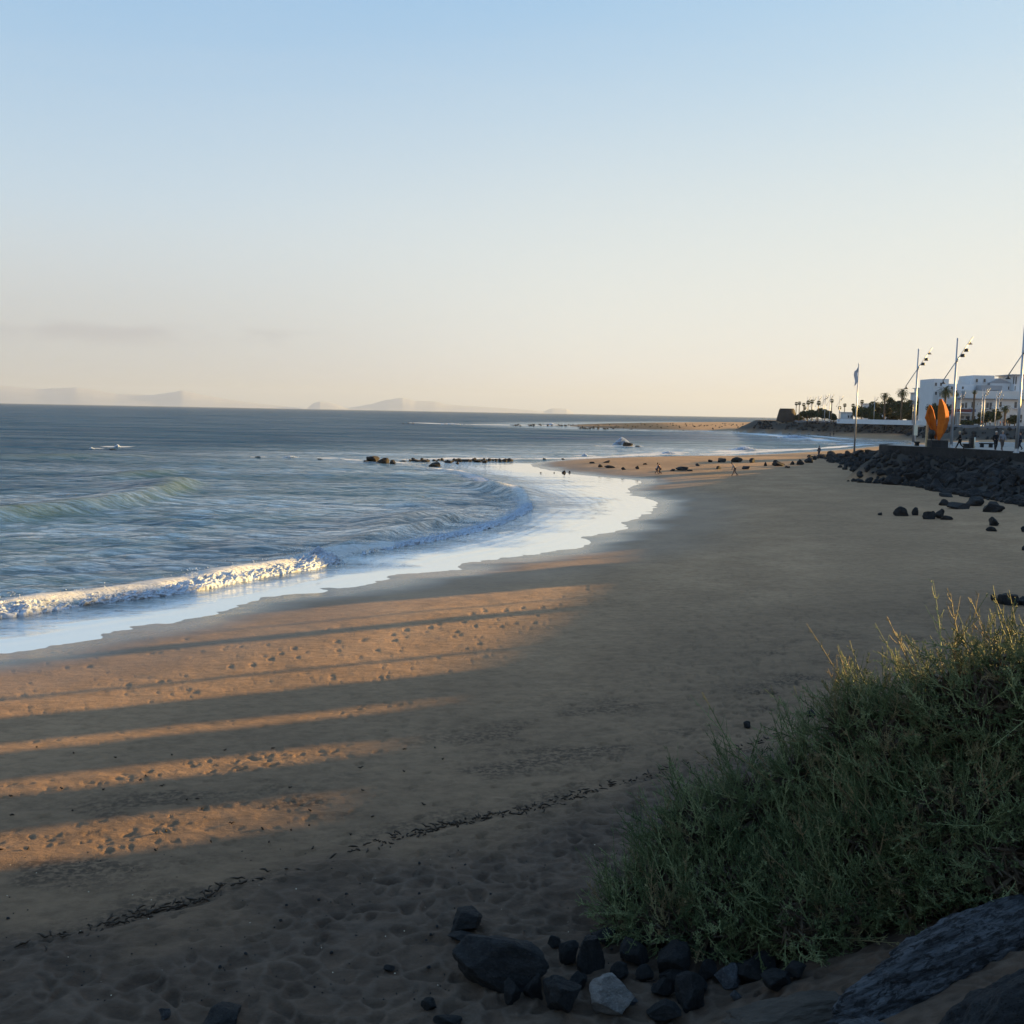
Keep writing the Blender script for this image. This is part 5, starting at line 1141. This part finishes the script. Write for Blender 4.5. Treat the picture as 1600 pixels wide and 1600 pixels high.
L1 = [lobe_g(985, 1465, .34, .26), lobe_g(1045, 1492, .42, .34), lobe_g(1120, 1502, .46, .36), lobe_g(1200, 1506, .46, .38), lobe_g(1270, 1500, .42, .40), lp(1035, 1400, 11.6, 72, 66), lp(1092, 1318, 12.0, 84, 78), lp(1180, 1285, 12.1, 92, 86), lp(1262, 1250, 12.0, 76, 88), lp(1150, 1405, 11.3, 108, 84), lp(1260, 1390, 11.1, 108, 100)]
L2 = [lobe_g(1330, 1478, .42, .42), lobe_g(1390, 1452, .44, .42), lp(1332, 1160, 11.6, 56, 76), lp(1402, 1192, 11.3, 92, 104), lp(1368, 1335, 10.9, 112, 110)]
L3 = [lobe_g(1460, 1440, .46, .44), lobe_g(1530, 1428, .46, .44), lobe_g(1610, 1418, .46, .44), lp(1482, 1122, 11.2, 84, 90), lp(1562, 1115, 10.8, 88, 116), lp(1650, 1120, 10.6, 100, 132), lp(1500, 1290, 10.6, 124, 112), lp(1620, 1290, 10.4, 124, 124)]
def sp(px, py, Y, dx, L, up=1.0): 
    q = atY(px, py, Y); return ((q.x, q.y, q.z), (dx, 0, up), L)
make_shrub('saltbush_shrub', L1, 1750, 3, 'dark green feathery shrub, the lower left lobe of the thicket on the bank', [sp(1150, 1190, 12.0, -.35, .50), sp(1060, 1250, 12.0, -.5, .45), sp(1240, 1150, 12.0, -.3, .35), sp(985, 1370, 11.6, -.7, .28), sp(1225, 1190, 12.1, -.1, .3)], .05)
make_shrub('saltbush_shrub', L2, 1150, 5, 'shrub in the middle of the thicket with sunlit golden tips', [sp(1318, 1075, 11.5, -.25, .30), sp(1345, 1080, 11.5, .1, .28), sp(1400, 1065, 11.5, .2, .25), sp(1330, 1090, 11.5, -.5, .26)], .14)
make_shrub('saltbush_shrub', L3, 1500, 7, 'tallest shrub at the right edge with long sprigs rising above it', [sp(1500, 1003, 11.0, -.4, .40), sp(1470, 1018, 11.0, -.02, .45), sp(1548, 1003, 11.0, -.15, .26), sp(1575, 1003, 11.0, .5, .22), sp(1420, 1033, 11.0, -.3, .22), sp(1590, 1003, 11.0, -.3, .22), sp(1610, 978, 11.0, 0, .2), sp(1515, 1023, 11.0, -.6, .3)], .10)
# seaweed and sticks along the tide line
M_WEED = simple('seaweed', (.030, .018, .010), .7, .4, 12)
rg = random.Random(21); m = MB(); BP = [np.array(b) for b in BERM[1:-1]]
def flake(mb, x, y, s_):
    z = ground(x, y)+.012; a = rg.uniform(0, 6.28); K = 5; pts = []
    for i in range(K):
        a += rg.uniform(-.7, .7); x += math.cos(a)*s_/K; y += math.sin(a)*s_/K; pts.append((x, y, z+rg.uniform(0, .03)))
    mb.tube(pts, [.004, .013, .016, .012, .003], 4, False)
gx = []
for _ in range(520):
    k = rg.randrange(1, len(BP)-2); t_ = rg.random(); p = BP[k]*(1-t_)+BP[k+1]*t_; n_ = rg.gauss(.0, .27)+(rg.gauss(-.3, .5) if rg.random() < .3 else 0)
    if vnoise(np.array([p[0]*.7]), np.array([p[1]*.7]), 3)[0] < .30: continue
    flake(m, p[0]+n_, p[1]+n_+.05, rg.uniform(.06, .28))
for _ in range(45):
    p = at(rg.uniform(0, 700), rg.uniform(1150, 1345), .95); flake(m, p[0], p[1], rg.uniform(.04, .16))
o = m.build('seaweed_wrack', M_WEED, None, True); tag(o, 'dry seaweed and sticks strewn along the tide line', 'seaweed', kind='stuff')
# pebbles and shell bits on the near sand
pts = []
for _ in range(420):
    p = at(rg.uniform(0, 1250), 1300+300*rg.random()**.8, 1.1); pts.append((p[0], p[1], rg.uniform(.004, .016) if rg.random() < .93 else .03))
rubble('pebbles', pts, 'scattered dark pebbles and crumbs on the dimpled near sand', M_ROCK)
pts = []
for _ in range(80):
    p = at(rg.uniform(0, 1500), 1340+260*rg.random(), 1.1); pts.append((p[0], p[1], rg.uniform(.004, .011)))
rubble('shell_bits', pts, 'tiny pale shell fragments on the near sand', M_CREAM)
# ------------------------------------------------------------------ people
M_SKIN = simple('skin', (.36, .21, .15), .6, .1, 10)
CM = {}
def cloth(c):
    if c not in CM: CM[c] = simple('cloth', c, .9, .2, 8)
    return CM[c]
def skin_mesh(name, J, E_, mat, parent, sub=2, root=0):
    keys = list(J); idx = {k: i for i, k in enumerate(keys)}; me = bpy.data.meshes.new(name)
    me.from_pydata([J[k][0] for k in keys], [(idx[a], idx[b]) for a, b in E_], []); o = bpy.data.objects.new(name, me); COL.objects.link(o); o.parent = parent
    me.materials.append(mat); sk = o.modifiers.new('skin', 'SKIN'); 
    if not me.skin_vertices: return o
    for k in keys:
        v = me.skin_vertices[0].data[idx[k]]; r = J[k][1]; v.radius = (r, r) if not isinstance(r, tuple) else r
    me.skin_vertices[0].data[root].use_root = True; sk.use_smooth_shade = True
    sb = o.modifiers.new('sub', 'SUBSURF'); sb.levels = sb.render_levels = sub
    return o
def person(loc, rz, H_, top, legs, hair, label, stride=.28, bend=0.0, arm=.25, shoes=(.03, .03, .03), long_coat=False, group=None, lod=2, crouch=0.0):
    r = empty('person', loc, rz); s = H_/1.72
    def P(x, y, z): return Vector((x*s, y*s, z*s))
    hip = P(0, 0, .92-crouch*.45); cb, sb = math.cos(bend), math.sin(bend)
    def up(x, f, z):                      # point of the upper body, bent forward about the hip
        return hip+P(x, f*cb+z*sb, z*cb-f*sb)
    J = {'pel': (hip, .125*s), 'waist': (up(0, 0, .16), .115*s), 'chest': (up(0, .0, .38), (.155*s, .11*s)), 'neck0': (up(0, 0, .52), .065*s), 'neck': (up(0, .01, .58), .052*s), 'head0': (up(0, .02, .65), .075*s), 'head': (up(0, .02, .74), .088*s), 'crown': (up(0, .01, .81), .055*s), 'nose': (up(0, .115, .70), .018*s)}
    E_ = [('pel', 'waist'), ('waist', 'chest'), ('chest', 'neck0'), ('neck0', 'neck'), ('neck', 'head0'), ('head0', 'head'), ('head', 'crown'), ('head0', 'nose')]
    for sd, nm in ((-1, 'l'), (1, 'r')):
        f = stride*sd; kb = .06+.12*(sd < 0)*(stride > 0)+crouch*.35
        kn = P(.10*sd, f*.45+kb*.5, .49-crouch*.12); an = P(.10*sd, f*1.05-kb*.35*(sd < 0), .085+.05*(sd < 0)*(stride > 0)); toe = an+P(.02*sd, .15, -.05)
        J.update({nm+'h': (hip+P(.095*sd, 0, -.03), .098*s), nm+'k': (kn, .062*s), nm+'a': (an, .042*s), nm+'t': (toe, .036*s)}); E_ += [('pel', nm+'h'), (nm+'h', nm+'k'), (nm+'k', nm+'a'), (nm+'a', nm+'t')]
        a_ = -arm*sd; sh = up(.19*sd, 0, .46); el = sh+P(.05*sd, math.sin(a_)*.26, -.27); ha = el+P(-.01*sd, math.sin(a_)*.18+.10, -.22); fi = ha+P(-.01*sd, .03, -.085)
        if bend > .5: el = sh+P(.03*sd, .06, -.27); ha = el+P(-.04*sd, .06, -.24); fi = ha+P(0, .02, -.08)
        J.update({nm+'s': (sh, .062*s), nm+'e': (el, .043*s), nm+'w': (ha, .029*s), nm+'f': (fi, (.036*s, .018*s))}); E_ += [('chest', nm+'s'), (nm+'s', nm+'e'), (nm+'e', nm+'w'), (nm+'w', nm+'f')]
    skin_mesh('body', J, E_, M_SKIN, r, lod)
    def subs(names, edges, dr, nm, c, extra=None):
        K = {}
        for n_ in names:
            v, q = J[n_]; K[n_] = (v.copy(), tuple(x+dr*s for x in q) if isinstance(q, tuple) else q+dr*s)
        if extra: K.update(extra[0]); edges = edges+extra[1]
        return skin_mesh(nm, K, edges, cloth(c), r, lod)
    ex = None
    if long_coat: ex = ({'hem': (hip+P(0, 0, -.38), .20*s)}, [('pel', 'hem')])
    subs(['pel', 'waist', 'chest', 'neck0', 'ls', 'le', 'lw', 'rs', 're', 'rw'], [('pel', 'waist'), ('waist', 'chest'), ('chest', 'neck0'), ('chest', 'ls'), ('ls', 'le'), ('le', 'lw'), ('chest', 'rs'), ('rs', 're'), ('re', 'rw')], .018, 'jacket', top, ex)
    subs(['pel', 'lh', 'lk', 'la', 'rh', 'rk', 'ra'], [('pel', 'lh'), ('lh', 'lk'), ('lk', 'la'), ('pel', 'rh'), ('rh', 'rk'), ('rk', 'ra')], .014, 'trousers', legs)
    for nm in 'lr': subs([nm+'a', nm+'t'], [(nm+'a', nm+'t')], .012, 'shoe', shoes)
    m = MB(); c = (J['head'][0]+J['crown'][0])/2+P(0, -.028, .012); m.lathe([(.02*s, -.11*s), (.085*s, -.07*s), (.104*s, 0), (.085*s, .055*s), (.03*s, .09*s)], c, 12); m.build('hair', cloth(hair), r, True)
    tag(r, label, 'person', group); return r
def ploc(px, Y, z): 
    p = atY(px, 690, Y); return (p.x, Y, z)
person(ploc(1500, 94, Z1), rad(70), 1.66, (.012, .012, .014), (.012, .012, .014), (.50, .40, .26), 'fair haired person in black striding left past the litter bin', .34, .08, .5)
person(ploc(1556, 93, Z1), rad(172), 1.72, (.012, .013, .018), (.02, .02, .025), (.55, .50, .45), 'grey haired person in a black jacket, left one of the walking pair', .2, 0, .3)
person(ploc(1566, 92.5, Z1), rad(185), 1.78, (.20, .20, .23), (.09, .07, .06), (.35, .30, .25), 'person in a grey top and brown trousers, right one of the walking pair', .2, 0, .3)
person(ploc(1594.3, 95, Z1), rad(60), 1.7, (.02, .025, .04), (.02, .02, .03), (.03, .02, .02), 'person in dark clothes half hidden behind the nearest lamp post', .15)
def pbeach(px, py, rz, H_, *a, **k):
    p = hit(px, py); return person((p.x, p.y, ground(p.x, p.y)-.01), rz, H_, *a, **k)
pbeach(1279.5, 713, rad(20), 1.7, (.05, .055, .08), (.03, .03, .05), (.04, .03, .02), 'person in dark blue standing at the waterline left of the mound', .08, 0, .2)
pbeach(1148, 743.5, rad(80), 1.62, (.34, .30, .28), (.16, .11, .09), (.10, .07, .05), 'person in a pale top bending forward over the sand of the spit', .26, .55, .1)
pbeach(1026, 740.5, rad(-60), 1.5, (.42, .40, .42), (.10, .06, .06), (.06, .04, .03), 'person in a white top crouching, left one of the couple on the spit', .1, .6, .1, crouch=.5)
pbeach(1031.5, 741, rad(70), 1.6, (.10, .06, .07), (.04, .03, .04), (.05, .03, .02), 'person in dark red crouching, right one of the couple on the spit', .1, .55, .1, crouch=.4)
pbeach(1297, 682, rad(160), 1.75, (.05, .05, .06), (.04, .04, .05), (.03, .02, .02), 'left one of two tiny figures at the water of the cove', .2, 0, .2, lod=1)
pbeach(1302.5, 681.5, rad(190), 1.75, (.04, .04, .05), (.03, .03, .04), (.03, .02, .02), 'right one of two tiny figures at the water of the cove', .2, 0, .2, lod=1)
for px, Y, c, lb in ((1561, 312, (.55, .18, .08), 'tiny figure in orange on the far promenade before the hotel'), (1566, 316, (.16, .05, .05), 'tiny figure in dark red on the far promenade before the hotel'), (1572, 310, (.03, .03, .04), 'tiny figure in black on the far promenade before the hotel'),
                     (1545, 318, (.55, .53, .50), 'tiny figure in white on the far promenade before the hotel'), (1531.5, 300, (.50, .14, .10), 'tiny figure in red at the foot of the two close lamp posts')):
    person(ploc(px, Y, Z2), random.uniform(0, 6), 1.72, c, (.04, .04, .05), (.05, .03, .02), lb, .2, 0, .2, lod=1)
# ------------------------------------------------------------------ haze over the sea (sky wholly outside)
t = NT('haze_air'); t.t.nodes.remove(t.p)
v = t.n('ShaderNodeVolumePrincipled'); v.inputs['Density'].default_value = 3.8e-5; v.inputs['Color'].default_value = (.46, .57, .80, 1)
v.inputs['Anisotropy'].default_value = 0.15; t.l(v.outputs[0], t.o.inputs['Volume'])
hb_ = MB(); hb_.box((0, 16000, 373), (80000, 50000, 754)); hz_ = hb_.build('haze', t.m); tag(hz_, kind='stuff')
